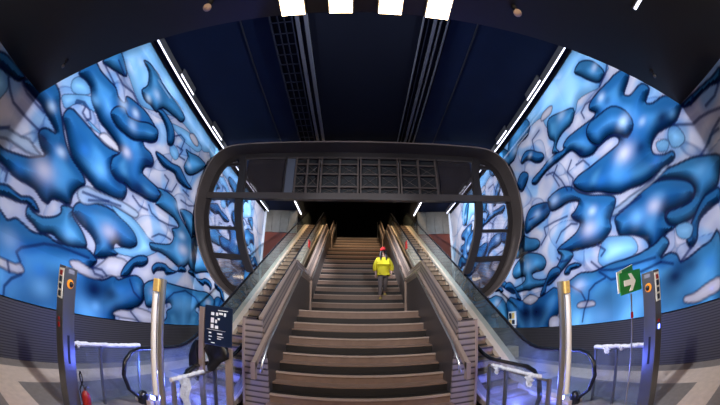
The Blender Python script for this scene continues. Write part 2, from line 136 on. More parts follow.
def glass(name, tint=(.9, .95, .95), gloss=.08, haze=.06, hazecol=(.5, .6, .65), lines=0.):
    m = bpy.data.materials.new(name); m.use_nodes = True; t = m.node_tree; N = t.nodes.new; L = t.links.new
    for n in list(t.nodes): t.nodes.remove(n)
    out = N('ShaderNodeOutputMaterial'); tr = N('ShaderNodeBsdfTransparent'); gl = N('ShaderNodeBsdfGlossy')
    df = N('ShaderNodeBsdfDiffuse'); tr.inputs[0].default_value = (*tint, 1); gl.inputs['Roughness'].default_value = .04
    df.inputs[0].default_value = (*hazecol, 1)
    fr = N('ShaderNodeLayerWeight'); fr.inputs['Blend'].default_value = .5
    pw = N('ShaderNodeMath'); pw.operation = 'POWER'; pw.inputs[1].default_value = 5.; L(fr.outputs['Facing'], pw.inputs[0])
    ad = N('ShaderNodeMath'); ad.operation = 'MULTIPLY_ADD'; ad.inputs[1].default_value = .75; ad.inputs[2].default_value = .03+gloss*.3
    L(pw.outputs[0], ad.inputs[0])
    m1 = N('ShaderNodeMixShader'); m2 = N('ShaderNodeMixShader')
    tc = N('ShaderNodeTexCoord'); no = N('ShaderNodeTexNoise'); no.inputs['Scale'].default_value = 3; no.inputs['Detail'].default_value = 5
    L(tc.outputs['Object'], no.inputs['Vector'])
    mh = N('ShaderNodeMath'); mh.operation = 'MULTIPLY'; mh.inputs[1].default_value = haze*2; L(no.outputs['Fac'], mh.inputs[0])
    fac = mh.outputs[0]
    if lines:
        wv = N('ShaderNodeTexWave'); wv.bands_direction = 'Z'; wv.inputs['Scale'].default_value = 6.5
        L(tc.outputs['Object'], wv.inputs['Vector'])
        a2 = N('ShaderNodeMath'); a2.operation = 'MULTIPLY_ADD'; a2.inputs[1].default_value = lines
        L(wv.outputs['Fac'], a2.inputs[0]); L(fac, a2.inputs[2]); fac = a2.outputs[0]
    L(fac, m1.inputs[0]); L(tr.outputs[0], m1.inputs[1]); L(df.outputs[0], m1.inputs[2])
    L(ad.outputs[0], m2.inputs[0]); L(m1.outputs[0], m2.inputs[1]); L(gl.outputs[0], m2.inputs[2])
    L(m2.outputs[0], out.inputs[0])
    return m

M = dict(
 black=pbr('black paint', (.004, .004, .005), .6),
 ceil=pbr('navy ceiling', (.003, .008, .030), .75, noise=.25, scale=1.5, spec=.15),
 ceilc=pbr('black ceiling field', (.0025, .0035, .009), .8, spec=.12),
 cpan=pbr('navy ceiling joint', (.002, .003, .008), .7),
 soff=pbr('dark soffit', (.009, .0068, .006), .5, noise=.2, scale=2),
 rail=pbr('grey tray metal', (.11, .115, .14), .45, .4),
 raild=pbr('dark tray metal', (.012, .015, .03), .5, .4),
 tan=pbr('beige terrazzo', (.62, .50, .41), .35, noise=.22, scale=9),
 grey=pbr('grey terrazzo', (.22, .19, .17), .32, noise=.3, scale=12),
 wall=pbr('dark wall', (.03, .035, .05), .7),
 dado=slats('dado slats', (.062, .056, .060), (.010, .010, .012), .046, metal=.3, rough=.5),
 brown=pbr('red brown wall panel', (.16, .035, .018), .45, noise=.15, scale=3),
 mpan=pbr('brushed metal wall panel', (.30, .27, .22), .35, .6, noise=.35, scale=3),
 white=pbr('white edge trim', (.75, .78, .85), .4),
 void=pbr('dark void wall', (.006, .007, .012), .8),
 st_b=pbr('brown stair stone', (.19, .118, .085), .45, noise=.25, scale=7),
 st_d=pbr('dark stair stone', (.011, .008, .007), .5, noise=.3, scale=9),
 nose=pbr('pale stair nosing', (.38, .28, .22), .4, noise=.12, scale=9),
 clad=slats('sloping clad slats', (.26, .20, .175), (.06, .045, .045), .085, slope=.5605),
 clad0=slats('level clad slats', (.42, .34, .32), (.05, .035, .04), .105, duty=.8),
 perf=slats('fine ribbed panel', (.085, .066, .06), (.02, .016, .016), .045, slope=.5605, metal=.4),
 perf0=slats('fine ribbed level panel', (.085, .066, .06), (.02, .016, .016), .045, metal=.4),
 cope=pbr('tan metal coping', (.42, .31, .25), .35, .5),
 steel=pbr('brushed steel', (.55, .53, .50), .28, .9, noise=.1, scale=20),
 gold=pbr('warm steel deck', (.66, .52, .39), .3, .35, noise=.1, scale=9),
 dsteel=pbr('dark steel', (.16, .16, .17), .32, .7),
 rub=pbr('black handrail rubber', (.008, .008, .010), .25),
 estep=pbr('escalator step metal', (.29, .20, .14), .4, .3, noise=.2, scale=15),
 estepd=pbr('escalator step dark', (.05, .035, .025), .5, .2),
 truss=pbr('truss cladding', (.06, .055, .055), .45, .4),
 rim=pbr('brown bronze metal', (.066, .050, .043), .42, .35, noise=.15, scale=4),
 rimd=pbr('dark bronze metal', (.030, .023, .021), .45, .4),
 bar=pbr('pale bronze edge', (.20, .15, .125), .4, .4),
 gbar=pbr('bronze grille bars', (.095, .068, .056), .45, .4),
 g_bal=glass('balustrade glass', (.74, .84, .84), .05, .12, (.42, .50, .48)),
 g_inn=glass('inner balustrade glass', (.72, .76, .72), .05, .20, (.60, .55, .44)),  # warm pale haze colour stands in for lamplight on this glass
 g_bar=glass('barrier glass', (.86, .90, .94), .1, .07, (.45, .48, .60)),
 g_pane=glass('tinted facade glass', (.50, .51, .56), .1, .06, (.13, .105, .10), lines=.30),
 g_low=glass('brown obscured facade glass', (.38, .34, .34), .1, .30, (.16, .115, .10), lines=.3),
 g_top=glass('dark facade glass', (.30, .28, .30), .25, .10, (.13, .10, .09), lines=.16),
 film=pbr('crinkled plastic film', (.72, .70, .72), .25, noise=.2, scale=30, bump=1.0),
 red=pbr('red paint', (.30, .010, .009), .4),
 green=pbr('green sign face', (.010, .22, .035), .4),
 signw=pbr('white sign print', (.85, .85, .82), .5),
 signb=pbr('dark blue sign face', (.006, .014, .035), .3),
 sack=pbr('black plastic sack', (.006, .006, .008), .3, bump=.8, scale=9),
 yel=pbr('yellow button', (.9, .30, .02), .4),
 stone=pbr('beige stone block', (.45, .37, .28), .7, noise=.2, scale=6),
 led=emis('cool white tube', (.80, .82, 1.0), LED),
 leds=emis('cool white short tube', (.85, .85, 1.0), LED),
 box=emis('warm luminous panel', (1.0, .72, .42), 9.),
 tube=pbr('white tube sleeve', (.80, .76, .75), .4),
 amber=pbr('amber lens', (.85, .50, .16), .35, noise=.4, scale=30),
 blue=emis('blue lamp lens', (.12, .16, 1.0), 40.),
 bluew=emis('blue indicator', (.15, .22, 1.0), 8.),
 knob=pbr('pale spotlight dome', (.55, .40, .32), .5),
 jacket=pbr('bright yellow padded fabric', (.72, .60, .01), .7, bump=.5, scale=6),
 trous=pbr('grey trousers', (.14, .11, .105), .8),
 skin=pbr('skin', (.42, .24, .17), .6),
 hair=pbr('dark hair', (.012, .008, .008), .6),
 cap=pbr('red knitted cap', (.26, .012, .012), .9, spec=.2),
 shoe=pbr('yellow brown shoe', (.45, .33, .08), .6),
 downl=emis('warm lamp lens', (1.0, .76, .5), 6.),
 plate=pbr('grey label plate', (.20, .20, .24), .5),
)

# ------------------------------------------------------------------ mesh helpers
class MB:
    def __init__(s): s.v = []; s.f = []; s.m = []; s.sm = []
    def add(s, vs, fs, mi=0, smooth=False):
        o = len(s.v); s.v += [tuple(p) for p in vs]
        for f in fs: s.f.append([i+o for i in f]); s.m.append(mi); s.sm.append(smooth)
        return s
    def box(s, x0, x1, y0, y1, z0, z1, mi=0):
        if x0 > x1: x0, x1 = x1, x0
        v = [(x, y, z) for x in (x0, x1) for y in (y0, y1) for z in (z0, z1)]
        return s.add(v, [(0,1,3,2), (4,6,7,5), (0,4,5,1), (2,3,7,6), (0,2,6,4), (1,5,7,3)], mi)
    def prism(s, poly, axis, a, b, mi=0):
        """poly in the other two axes (in x,y,z order), extruded from a to b along axis"""
        n = len(poly); v = []
        for t in (a, b):
            for p in poly:
                q = list(p); q.insert(axis, t); v.append(tuple(q))
        fs = [list(range(n))[::-1], list(range(n, 2*n))] + [(i, (i+1) % n, n+(i+1) % n, n+i) for i in range(n)]
        return s.add(v, fs, mi)
    def tube(s, path, r, seg=8, mi=0, cap=True, flat=None):
        P = [Vector(p) for p in path]; n = len(P); rings = []
        up = Vector((0, 0, 1)); prev = None
        for i in range(n):
            d = (P[min(i+1, n-1)]-P[max(i-1, 0)]).normalized()
            if prev is None:
                a = d.cross(up)
                if a.length < .05: a = d.cross(Vector((1, 0, 0)))
                a.normalize()
            else:
                a = prev - d*prev.dot(d)
                a.normalize()
            prev = a; b = d.cross(a)
            rr = r[i] if isinstance(r, (list, tuple)) else r
            ra, rb = (rr, rr) if flat is None else (rr*flat[0], rr*flat[1])
            rings.append([P[i]+a*ra*math.cos(2*math.pi*k/seg)+b*rb*math.sin(2*math.pi*k/seg) for k in range(seg)])
        v = [p for g in rings for p in g]
        fs = [(i*seg+k, i*seg+(k+1) % seg, (i+1)*seg+(k+1) % seg, (i+1)*seg+k) for i in range(n-1) for k in range(seg)]
        s.add(v, fs, mi, True)
        if cap: s.add(rings[0], [list(range(seg))[::-1]], mi); s.add(rings[-1], [list(range(seg))], mi)
        return s
    def ball(s, c, r, mi=0, seg=12, rings=8, sc=(1, 1, 1)):
        v = []
        for i in range(rings+1):
            th = math.pi*i/rings
            for k in range(seg):
                ph = 2*math.pi*k/seg
                v.append((c[0]+r*sc[0]*math.sin(th)*math.cos(ph), c[1]+r*sc[1]*math.sin(th)*math.sin(ph), c[2]+r*sc[2]*math.cos(th)))
        fs = [(i*seg+k, (i+1)*seg+k, (i+1)*seg+(k+1) % seg, i*seg+(k+1) % seg) for i in range(rings) for k in range(seg)]
        return s.add(v, fs, mi, True)
    def lathe(s, prof, c, seg=20, mi=0):
        v = [(c[0]+r*math.cos(2*math.pi*k/seg), c[1]+r*math.sin(2*math.pi*k/seg), c[2]+z) for r, z in prof for k in range(seg)]
        n = len(prof)
        fs = [(i*seg+k, i*seg+(k+1) % seg, (i+1)*seg+(k+1) % seg, (i+1)*seg+k) for i in range(n-1) for k in range(seg)]
        s.add(v, fs, mi, True)
        s.add(v[:seg], [list(range(seg))[::-1]], mi); s.add(v[-seg:], [list(range(seg))], mi)
        return s
    def build(s, name, mats, parent=None, bevel=0.):
        me = bpy.data.meshes.new(name)
        off = Vector(parent['_w']) if parent is not None and '_w' in parent else Vector((0, 0, 0))
        me.from_pydata([tuple(Vector(p)*S-off) for p in s.v], [], s.f)
        if not isinstance(mats, (list, tuple)): mats = [mats]
        for m in mats: me.materials.append(m)
        me.polygons.foreach_set('material_index', s.m); me.polygons.foreach_set('use_smooth', s.sm)
        me.update()
        o = bpy.data.objects.new(name, me); COL.objects.link(o)
        o['_w'] = tuple(off)
        if parent is not None: o.parent = parent
        if bevel:
            b = o.modifiers.new('bevel', 'BEVEL'); b.width = bevel; b.segments = 2; b.limit_method = 'ANGLE'
        return o

def tag(o, label=None, cat=None, group=None, kind=None):
    if label: o['label'] = label
    if cat: o['category'] = cat
    if group: o['group'] = group
    if kind: o['kind'] = kind
    return o
def thing(name, label, cat, base, group=None):
    o = bpy.data.objects.new(name, None); COL.objects.link(o)
    o.empty_display_size = .1
    o.location = Vector(base)*S; o['_w'] = tuple(Vector(base)*S)
    return tag(o, label, cat, group)
def struct(name, mb, mats): return tag(mb.build(name, mats), kind='structure')
def label(o, t): o['label'] = t; return o

# ------------------------------------------------------------------ camera
cd = bpy.data.cameras.new('camera'); cam = bpy.data.objects.new('camera', cd); COL.objects.link(cam)
cd.type = 'PANO'; cd.panorama_type = 'FISHEYE_EQUISOLID'
cd.sensor_width = 36.0; cd.sensor_fit = 'HORIZONTAL'
cd.fisheye_lens = 302.798/720*36.0; cd.fisheye_fov = math.radians(180)
cam.location = Vector((CAMX, 0, CAMH))*S
pit, yaw, rol = .378475, -.014407, -.006816
R3 = Matrix.Rotation(yaw, 3, 'Z') @ Matrix.Rotation(pit, 3, 'X') @ Matrix.Rotation(rol, 3, 'Y') @ Matrix.Rotation(math.pi/2, 3, 'X')
cam.rotation_euler = R3.to_euler()
SC.camera = cam
SC.view_settings.view_transform = 'Standard'; SC.view_settings.look = 'None'
SC.view_settings.gamma = 1; SC.view_settings.use_curve_mapping = False
SC.view_settings.exposure = 0.0

W = 5.70; ZM0, ZM1 = 1.09, 7.94; CEIL = 8.12; YE = 17.0

# ------------------------------------------------------------------ room shell
fl = MB()
XS = [-5.9, -5.35, -4.7, 4.7, 5.35, 5.9]; YS = [-9, -3.3, -2.72, 1.32, 1.9, 5.92, 6.5, 10.5, 11.1, 17.2]
for i in range(5):
    for j in range(9):
        tanb = i in (1, 3) or (j % 2 == 1 and 0 < i < 4)
        fl.add([(XS[i], YS[j], 0), (XS[i+1], YS[j], 0), (XS[i+1], YS[j+1], 0), (XS[i], YS[j+1], 0)], [(0, 1, 2, 3)], 0 if tanb else 1)
        fl.add([(XS[i], YS[j], -.2), (XS[i+1], YS[j], -.2), (XS[i+1], YS[j+1], -.2), (XS[i], YS[j+1], -.2)], [(3, 2, 1, 0)], 1)
struct('floor', fl, [M['tan'], M['grey']])
for sx, nm in ((-1, 'left'), (1, 'right')):
    struct('wall_'+nm, MB().box(sx*(W+.06), sx*(W+.35), -9, YE, 0, CEIL+.3), M['wall'])
struct('trim_1', MB().box(-W-.06, -W, -9, YE-.02, 0, ZM0-.03), M['dado'])
struct('trim_2', MB().box(W, W+.06, -9, YE-.02, 0, ZM0-.03), M['dado'])
struct('wall_rear', MB().box(-W-.35, W+.35, -9.3, -9, 0, 4.8), M['wall'])
# main hall ceiling, open over the upper half of the stairs
c = MB(); c.box(-W-.35, W+.35, 1.65, 12.6, CEIL, CEIL+.25); c.box(-W-.35, -3.75, 12.6, YE+.2, CEIL, CEIL+.25); c.box(3.75, W+.35, 12.6, YE+.2, CEIL, CEIL+.25)
struct('ceiling', c, M['ceil'])
struct('trim_8', MB().box(-2.25, 2.08, 1.66, 12.5, CEIL-.015, CEIL-.002), M['ceilc'])
# low soffit over the platform, from above the camera backwards
struct('ceiling_soffit', MB().box(-W-.06, W+.06, -9, 1.62, 4.54, CEIL+.25), M['soff'])
# end walls left and right of the shaft, metal panels over red-brown boards
for sx, n in ((-1, 3), (1, 5)):
    struct('wall_end', MB().box(sx*3.62, sx*(W+.35), YE+.02, YE+.25, 0, 6.70), M['brown'])
    mp = MB()
    for k in range(4):
        x0 = 3.62+k*.52; mp.box(sx*(x0+.01), sx*(x0+.51), YE-.02, YE+.2, 6.71, 8.1)
    struct('trim_%d' % n, mp, M['mpan'])
    struct('trim_%d' % (n+1), MB().box(sx*(W-.12), sx*W, YE-.06, YE+.01, 1.1, 8.0), M['white'])
# dark upper hall beyond the stair head
u = MB(); u.box(-3.95, 3.95, 27, 27.2, 7.9, 12.6); u.box(-3.95, -3.75, 12.4, 27, CEIL+.1, 12.6); u.box(3.75, 3.95, 12.4, 27, CEIL+.1, 12.6)
u.box(-3.95, 3.95, 12.4, 12.6, CEIL+.25, 12.6); u.box(-3.95, 3.95, 12.4, 27.2, 12.6, 12.8)
struct('wall_upper', u, M['void'])
struct('floor_upper', MB().box(-3.95, 3.95, 22.7, 27, 7.75, 8.03), M['grey'])
bw = MB()
for k in range(7): bw.box(-2.7+k*.78, -2.7+k*.78+.6, 26.9, 26.99, 9.15, 9.22)
struct('trim_7', bw, M['black'])

# ceiling joints, rails and trays
for x in (-2.98, 2.78, -4.2, 4.2):
    pass
for i, x in enumerate((-2.98, 2.78)):
    tag(MB().box(x-.02, x+.02, 1.7, 12.5, CEIL-.02, CEIL-.001).build('ceiling_joint', M['cpan']), kind='structure')
rl = [(-1.54, .045, 'rail', 'pale grey ceiling rail, left one of the close pair'),
      (-1.335, .045, 'rail', 'pale grey ceiling rail, right one of the close pair'),
      (1.40, .014, 'rail', 'thin ceiling rail at the inner edge of the right-hand bundle'),
      (1.52, .008, 'raild', 'thinnest dark ceiling rail, second in the right-hand bundle'),
      (1.68, .038, 'rail', 'widest ceiling rail in the middle of the right-hand bundle'),
      (1.82, .018, 'rail', 'ceiling rail second from the outer edge of the right-hand bundle'),
      (1.99, .018, 'rail', 'ceiling rail at the outer edge of the right-hand bundle')]
for x, w, m, lb in rl:
    tag(MB().box(x-w, x+w, 1.7, 12.4, CEIL-.10, CEIL-.02).build('ceiling_rail', M[m]), lb, 'rail')
ct = thing('cable_tray', 'dark perforated cable tray on the ceiling left of the pale rails', 'cable tray', (-1.9, 1.7, CEIL-.12))
for x in (-2.2, -1.66): MB().box(x-.012, x+.012, 1.7, 12.4, CEIL-.14, CEIL-.02).build('side_rail', M['raild'], ct)
b = MB()
for k in range(30): b.box(-2.2, -1.66, 1.8+k*.36, 1.83+k*.36, CEIL-.12, CEIL-.1)
b.box(-2.02, -1.99, 1.7, 12.4, CEIL-.12, CEIL-.1); b.box(-1.86, -1.83, 1.7, 12.4, CEIL-.12, CEIL-.1)
b.build('rungs', M['raild'], ct)

# ------------------------------------------------------------------ murals (painted panels on both walls)
def catmull(p, k=3):
    p = np.array(p, float); n = len(p); out = []
    for i in range(n):
        a, b_, c_, d = p[i-1], p[i], p[(i+1) % n], p[(i+2) % n]
        for t in np.arange(k)/k:
            out.append(.5*((2*b_)+(-a+c_)*t+(2*a-5*b_+4*c_-d)*t*t+(-a+3*b_-3*c_+d)*t**3))
    return np.array(out)
def seg_dist(P, A, B):
    d = B-A; L = (d*d).sum()+1e-9
    t = np.clip(((P-A)@d)/L, 0, 1)
    q = P-A-t[:, None]*d
    return np.sqrt((q*q).sum(1))
def sdf(P, poly):
    D = np.full(len(P), 99.); ins = np.zeros(len(P), bool); n = len(poly); V_ = np.zeros((len(P), 2))
    for i in range(n):
        A, B = poly[i], poly[(i+1) % n]
        d = B-A; t = np.clip(((P-A)@d)/((d*d).sum()+1e-9), 0, 1)
        q = P-A-t[:, None]*d; e = (q*q).sum(1); k = e < D
        D = np.where(k, e, D); V_[k] = q[k]
        c_ = (A[1] > P[:, 1]) != (B[1] > P[:, 1])
        with np.errstate(divide='ignore', invalid='ignore'):
            xx = (B[0]-A[0])*(P[:, 1]-A[1])/(B[1]-A[1])+A[0]
        ins ^= c_ & (P[:, 0] < xx)
    D = np.sqrt(D); V_ = V_/(D[:, None]+1e-6)
    return np.where(ins, D, -D), V_
def sst(a, b, x): t = np.clip((x-a)/(b-a), 0, 1); return t*t*(3-2*t)
CM = {'W': (.52, .50, .56), 'G': (.36, .44, .58), 'L': (.20, .46, .74), 'M': (.036, .180, .39), 'B': (.010, .100, .30)}
NAVY = np.array((.002, .006, .035))
def paint(Y, Z, POLYS, SPOTS, STROKES):
    """colour of the mural at wall position (Y along, Z up)"""
    P = np.stack([Y, Z], 1)
    nz = (np.sin(P[:, 0]*1.9+1.3*np.sin(P[:, 1]*1.7)+.8)*np.sin(P[:, 1]*2.3+P[:, 0]*.7+1.1*np.sin(P[:, 0]*1.3)))*.5+.5
    n2 = np.sin(P[:, 0]*4.1+2*np.sin(P[:, 1]*3.1+P[:, 0]))*.5+.5
    C = np.array(CM['W'])*(0.80+.22*nz)[:, None]
    C = C*(1-.18*(n2**3)[:, None]*np.array((1, .75, .35)))
    k3 = sst(.05, .65, np.sin(P[:, 0]*2.7+2.1*np.sin(P[:, 1]*1.3+.5))*np.sin(P[:, 1]*2.9+1.2*np.sin(P[:, 0]*1.9)))[:, None]
    C = C*(1-.75*k3)+np.array((.15, .34, .56))*.75*k3
    f = np.sin(P[:, 0]*1.5+.8+1.6*np.sin(P[:, 1]*1.9+P[:, 0]*.6))+np.sin(P[:, 1]*2.4-P[:, 0]*.9+1.3*np.sin(P[:, 0]*1.5))
    gy = np.abs(f)/3.2; ln = (1-sst(.004, .016, gy))*.40; sh = (1-sst(0, .16, gy))*(f > 0)*.30
    C = C*(1-sh[:, None]*np.array((1, .62, .22)))*(1-ln[:, None]*np.array((1, .92, .75)))
    for kind, pl in POLYS:
        q = catmull(pl); lo, hi = q.min(0)-.35, q.max(0)+.35
        ix = np.where((P[:, 0] > lo[0]) & (P[:, 0] < hi[0]) & (P[:, 1] > lo[1]) & (P[:, 1] < hi[1]))[0]
        if not len(ix): continue
        d, nv = sdf(P[ix], q); dr = (nv@np.array((.55, -.83)))[:, None]; base = np.array(CM[kind]); n_ = nz[ix][:, None]; m_ = n2[ix][:, None]
        c0 = C[ix]
        if kind in 'BM':
            wide = .42 if kind == 'B' else .30
            g = sst(0, wide*(.7+.6*n_[:, 0]), d)[:, None]; h = sst(.12, .9, d)[:, None]
            side = sst(-.75, .75, dr)                      # airbrushed: one flank dark, the other pale
            rimc = base*(.06+.42*side)+np.array((.01, .04, .07))*side**2
            col = rimc*(1-g)+base*(.55+.95*n_)*g+h*np.array((.11, .22, .24))*(.18+1.8*n_**3)+1.0*m_**2*(sst(.1, .3, d)*(1-sst(.3, .75, d)))[:, None]*np.array((.03, .09, .13))
            ed = .036
        elif kind == 'L':
            g = sst(0, .35, d)[:, None]
            col = base*(.62+.55*g)*(.8+.35*n_)+g*np.array((.10, .10, .08))*m_; ed = .022
        else:
            g = sst(0, .25, d)[:, None]
            col = base*(.75+.3*g)*(.85+.2*n_); ed = .04
        a_ = sst(-.015, .012, d)[:, None]
        c1 = c0*(1-a_)+col*a_
        ln = (1-sst(ed*.35, ed, np.abs(d)))[:, None]*(.92 if kind in 'BM' else .60)
        sh = (sst(-.22, 0, d)*(d < 0))[:, None]*(.30 if kind in 'BM' else .1)
        c1 = c1*(1-sh*np.array((1, .8, .45)))
        c1 = c1*(1-ln)+NAVY*ln
        C[ix] = c1
    for st in STROKES:
        q = np.array(st); d = np.full(len(P), 9.)
        ix = np.where((P[:, 0] > q[:, 0].min()-.3) & (P[:, 0] < q[:, 0].max()+.3))[0]
        dd = d[ix]
        for i in range(len(q)-1): dd = np.minimum(dd, seg_dist(P[ix], q[i], q[i+1]))
        a_ = ((1-sst(.012, .05, dd))*.8)[:, None]; s_ = ((1-sst(.03, .22, dd))*.28)[:, None]
        C[ix] = C[ix]*(1-s_*np.array((1, .75, .4)))*(1-a_)+NAVY*2*a_
    SCOL = {'w': (.62, .74, .90), 'p': (.62, .55, .60), 'l': (.18, .45, .78), 'g': (.30, .42, .58), 'n': (.002, .006, .04), 'b': (.02, .16, .55)}
    for y, z, ry, rz, c_, s_ in SPOTS:
        r2 = (((P[:, 0]-y)/ry)**2+((P[:, 1]-z)/rz)**2)*(1.35 if c_ != 'n' else .8)
        a_ = (np.exp(-r2*1.6)*s_*(.75 if c_ != 'n' else 1.))[:, None]*(C.sum(1) < 1.5)[:, None]
        C = C*(1-a_)+np.array(SCOL[c_])*a_
    return C

def mural(sx, nm):
    ys = np.concatenate([np.arange(-9, 0, .5), np.arange(0, 9.6, .024), np.arange(9.6, YE-.02, .05), [YE-.03]])
    zs = np.linspace(ZM0, ZM1, 270)
    Yg, Zg = np.meshgrid(ys, zs, indexing='ij'); Yf, Zf = Yg.ravel(), Zg.ravel()
    yy = np.where(Yf > 8.9, 17.8-Yf, Yf)
    C = np.clip(paint(yy, Zf, *((POLYS, SPOTS, STROKES) if sx < 0 else (POLYS_R, SPOTS_R, STROKES_R))), 0, 1)
    ph = (np.floor(Yf/1.25)*7.3+np.floor(Zf/2.1)*3.1); tint = .90+.13*(np.sin(ph)*.5+.5)
    C *= tint[:, None]
    nY, nZ = len(ys), len(zs)
    me = bpy.data.meshes.new('wall_mural')
    base = Vector((sx*W, 4., 4.))*S
    V = np.stack([np.full(len(Yf), sx*W)*S-base.x, Yf*S-base.y, Zf*S-base.z], 1)
    i, j = np.meshgrid(np.arange(nY-1), np.arange(nZ-1), indexing='ij'); i = i.ravel(); j = j.ravel()
    a_ = i*nZ+j; F = np.stack([a_, a_+1, a_+nZ+1, a_+nZ], 1)
    if sx > 0: F = F[:, ::-1]
    # rim of the board gives it thickness
    o = len(V); bx = sx*(W+.05)*S-base.x
    rim = []
    for (y, z) in ((ys[0], ZM0), (ys[-1], ZM0), (ys[-1], ZM1), (ys[0], ZM1)): rim.append((bx, y*S-base.y, z*S-base.z))
    V = np.concatenate([V, np.array(rim)])
    fr = [0, (nY-1)*nZ, nY*nZ-1, nZ-1]
    faces = F.tolist()+[[o, o+3, o+2, o+1], [fr[0], fr[1], o+1, o], [fr[1], fr[2], o+2, o+1], [fr[2], fr[3], o+3, o+2], [fr[3], fr[0], o, o+3]]
    me.from_pydata(V.tolist(), [], faces)
    ca = me.color_attributes.new('mural_paint', 'FLOAT_COLOR', 'POINT')
    CC = np.ones((len(V), 4), np.float32); CC[:len(C), :3] = C; ca.data.foreach_set('color', CC.ravel())
    me.materials.append(M_mural); me.update()
    ob = bpy.data.objects.new('wall_mural', me); COL.objects.link(ob); ob.location = base
    return tag(ob, 'glossy blue and white mural of swirling liquid shapes covering the %s wall' % nm, 'mural', 'swirling blue murals on the side walls')
M_mural, t_, b_ = nt('mural paint')
at = t_.nodes.new('ShaderNodeAttribute'); at.attribute_name = 'mural_paint'
t_.links.new(at.outputs['Color'], b_.inputs['Base Color'])
b_.inputs['Roughness'].default_value = .07; b_.inputs['Specular IOR Level'].default_value = .35
mural(-1, 'left'); mural(1, 'right')

# ------------------------------------------------------------------ linear lights on the ceiling edges
def area(name, loc, size, size_y, power, col, rot, spread=180):
    l = bpy.data.lights.new(name, 'AREA'); l.shape = 'RECTANGLE'; l.size = size*S; l.size_y = size_y*S
    l.energy = power; l.color = col; l.spread = math.radians(spread)
    o = bpy.data.objects.new(name, l); COL.objects.link(o); o.location = Vector(loc)*S; o.rotation_euler = rot
    return o
for sx, nm in ((-1, 'left'), (1, 'right')):
    x = sx*5.375
    t = thing('strip_light', 'long continuous white strip light along the top of the %s mural' % nm, 'light', (x, 1.7, 7.9), 'long strip lights beside the murals')
    MB().box(x-.030, x+.030, 1.7, 16.6, 7.90, CEIL-.004).build('housing', M['dsteel'], t)
    MB().box(x-.013, x+.013, 1.7, 16.6, 7.87, 7.898).build('diffuser', M['led'], t)
    for a, b2, ww in ((5.15, 6.12, 'nearest the low ceiling'), (7.9, 8.8, 'just in front of the glazed portal')):
        x2 = sx*5.225
        t = thing('short_strip_light', 'short white strip light %s, beside the %s long strip' % (ww, nm), 'light', (x2, a, 7.9))
        MB().box(x2-.024, x2+.024, a, b2, 7.90, CEIL).build('housing', M['dsteel'], t)
        MB().box(x2-.013, x2+.013, a, b2, 7.87, 7.898).build('diffuser', M['leds'], t)
    x3 = sx*3.42
    t = thing('shaft_strip_light', 'white strip light over the %s escalator, deep behind the portal' % nm, 'light', (x3, 13.5, 7.9))
    MB().box(x3-.045, x3+.045, 13.5, 17.1, 7.92, CEIL).build('housing', M['dsteel'], t)
    MB().box(x3-.03, x3+.03, 13.5, 17.1, 7.88, 7.918).build('diffuser', M['leds'], t)

def add_fill(base, aim, power, col, size, lb, grp, spread=150):
    """floodlight: bracket, housing and lens, added unseen to light the murals, lamp in front of the lens"""
    t = thing('fill_light', lb, 'fill_light', base, grp)
    b_ = Vector(base); d = (Vector(aim)-b_).normalized()
    side = d.cross(Vector((0, 0, 1))).normalized(); up = side.cross(d)
    def slab(nm, mt, a, b2, w):
        v = [b_+d*q+side*w*sx_+up*w*.6*sz_ for q in (a, b2) for sx_, sz_ in ((-1, -1), (1, -1), (1, 1), (-1, 1))]
        MB().add(v, [(0, 3, 2, 1), (4, 5, 6, 7), (0, 1, 5, 4), (1, 2, 6, 5), (2, 3, 7, 6), (3, 0, 4, 7)]).build(nm, mt, t)
    slab('housing', M['dsteel'], -.10, .02, size*.55); slab('lens', M['downl'], .02, .03, size*.5)
    yb = 1.615 if base[1] < 5 else 9.50
    MB().box(base[0]-.025, base[0]+.025, yb, base[1], base[2]-.03, base[2]+.03).build('bracket', M['dsteel'], t)
    rot = (-d).to_track_quat('Z', 'Y').to_euler()
    area('fill_beam', b_+d*.05, size, size*.6, power, col, rot, spread)
for sx, nm in ((-1, 'left'), (1, 'right')):  # fill lamps hidden from the camera, added to brighten the side walls
    for k, (x, z, aim) in enumerate(((1.2, 6.2, (-5.7, 3.2, 3.4)), (2.4, 6.6, (-5.7, 5.6, 4.0)), (3.4, 7.0, (-5.7, 8.5, 3.6)))):
        add_fill((-sx*x, 1.85, z), (-aim[0]*sx, aim[1], aim[2]), WASH*(.75, 1.0, 1.3)[k], (.82, .88, 1.0), .30,
              'small floodlight added unseen above the low ceiling edge to light the %s mural' % nm, 'added fill lights above the ceiling edge, %s mural' % nm, 85)
    add_fill((-sx*1.6, 9.75, 6.9), (sx*5.7, 12.6, 5.4), GRAZE, (.82, .88, 1.0), .30, 'floodlight added unseen on the back of the portal to light the %s mural' % nm, None, 80)  # extra lamp added out of sight to brighten the mural beyond the portal

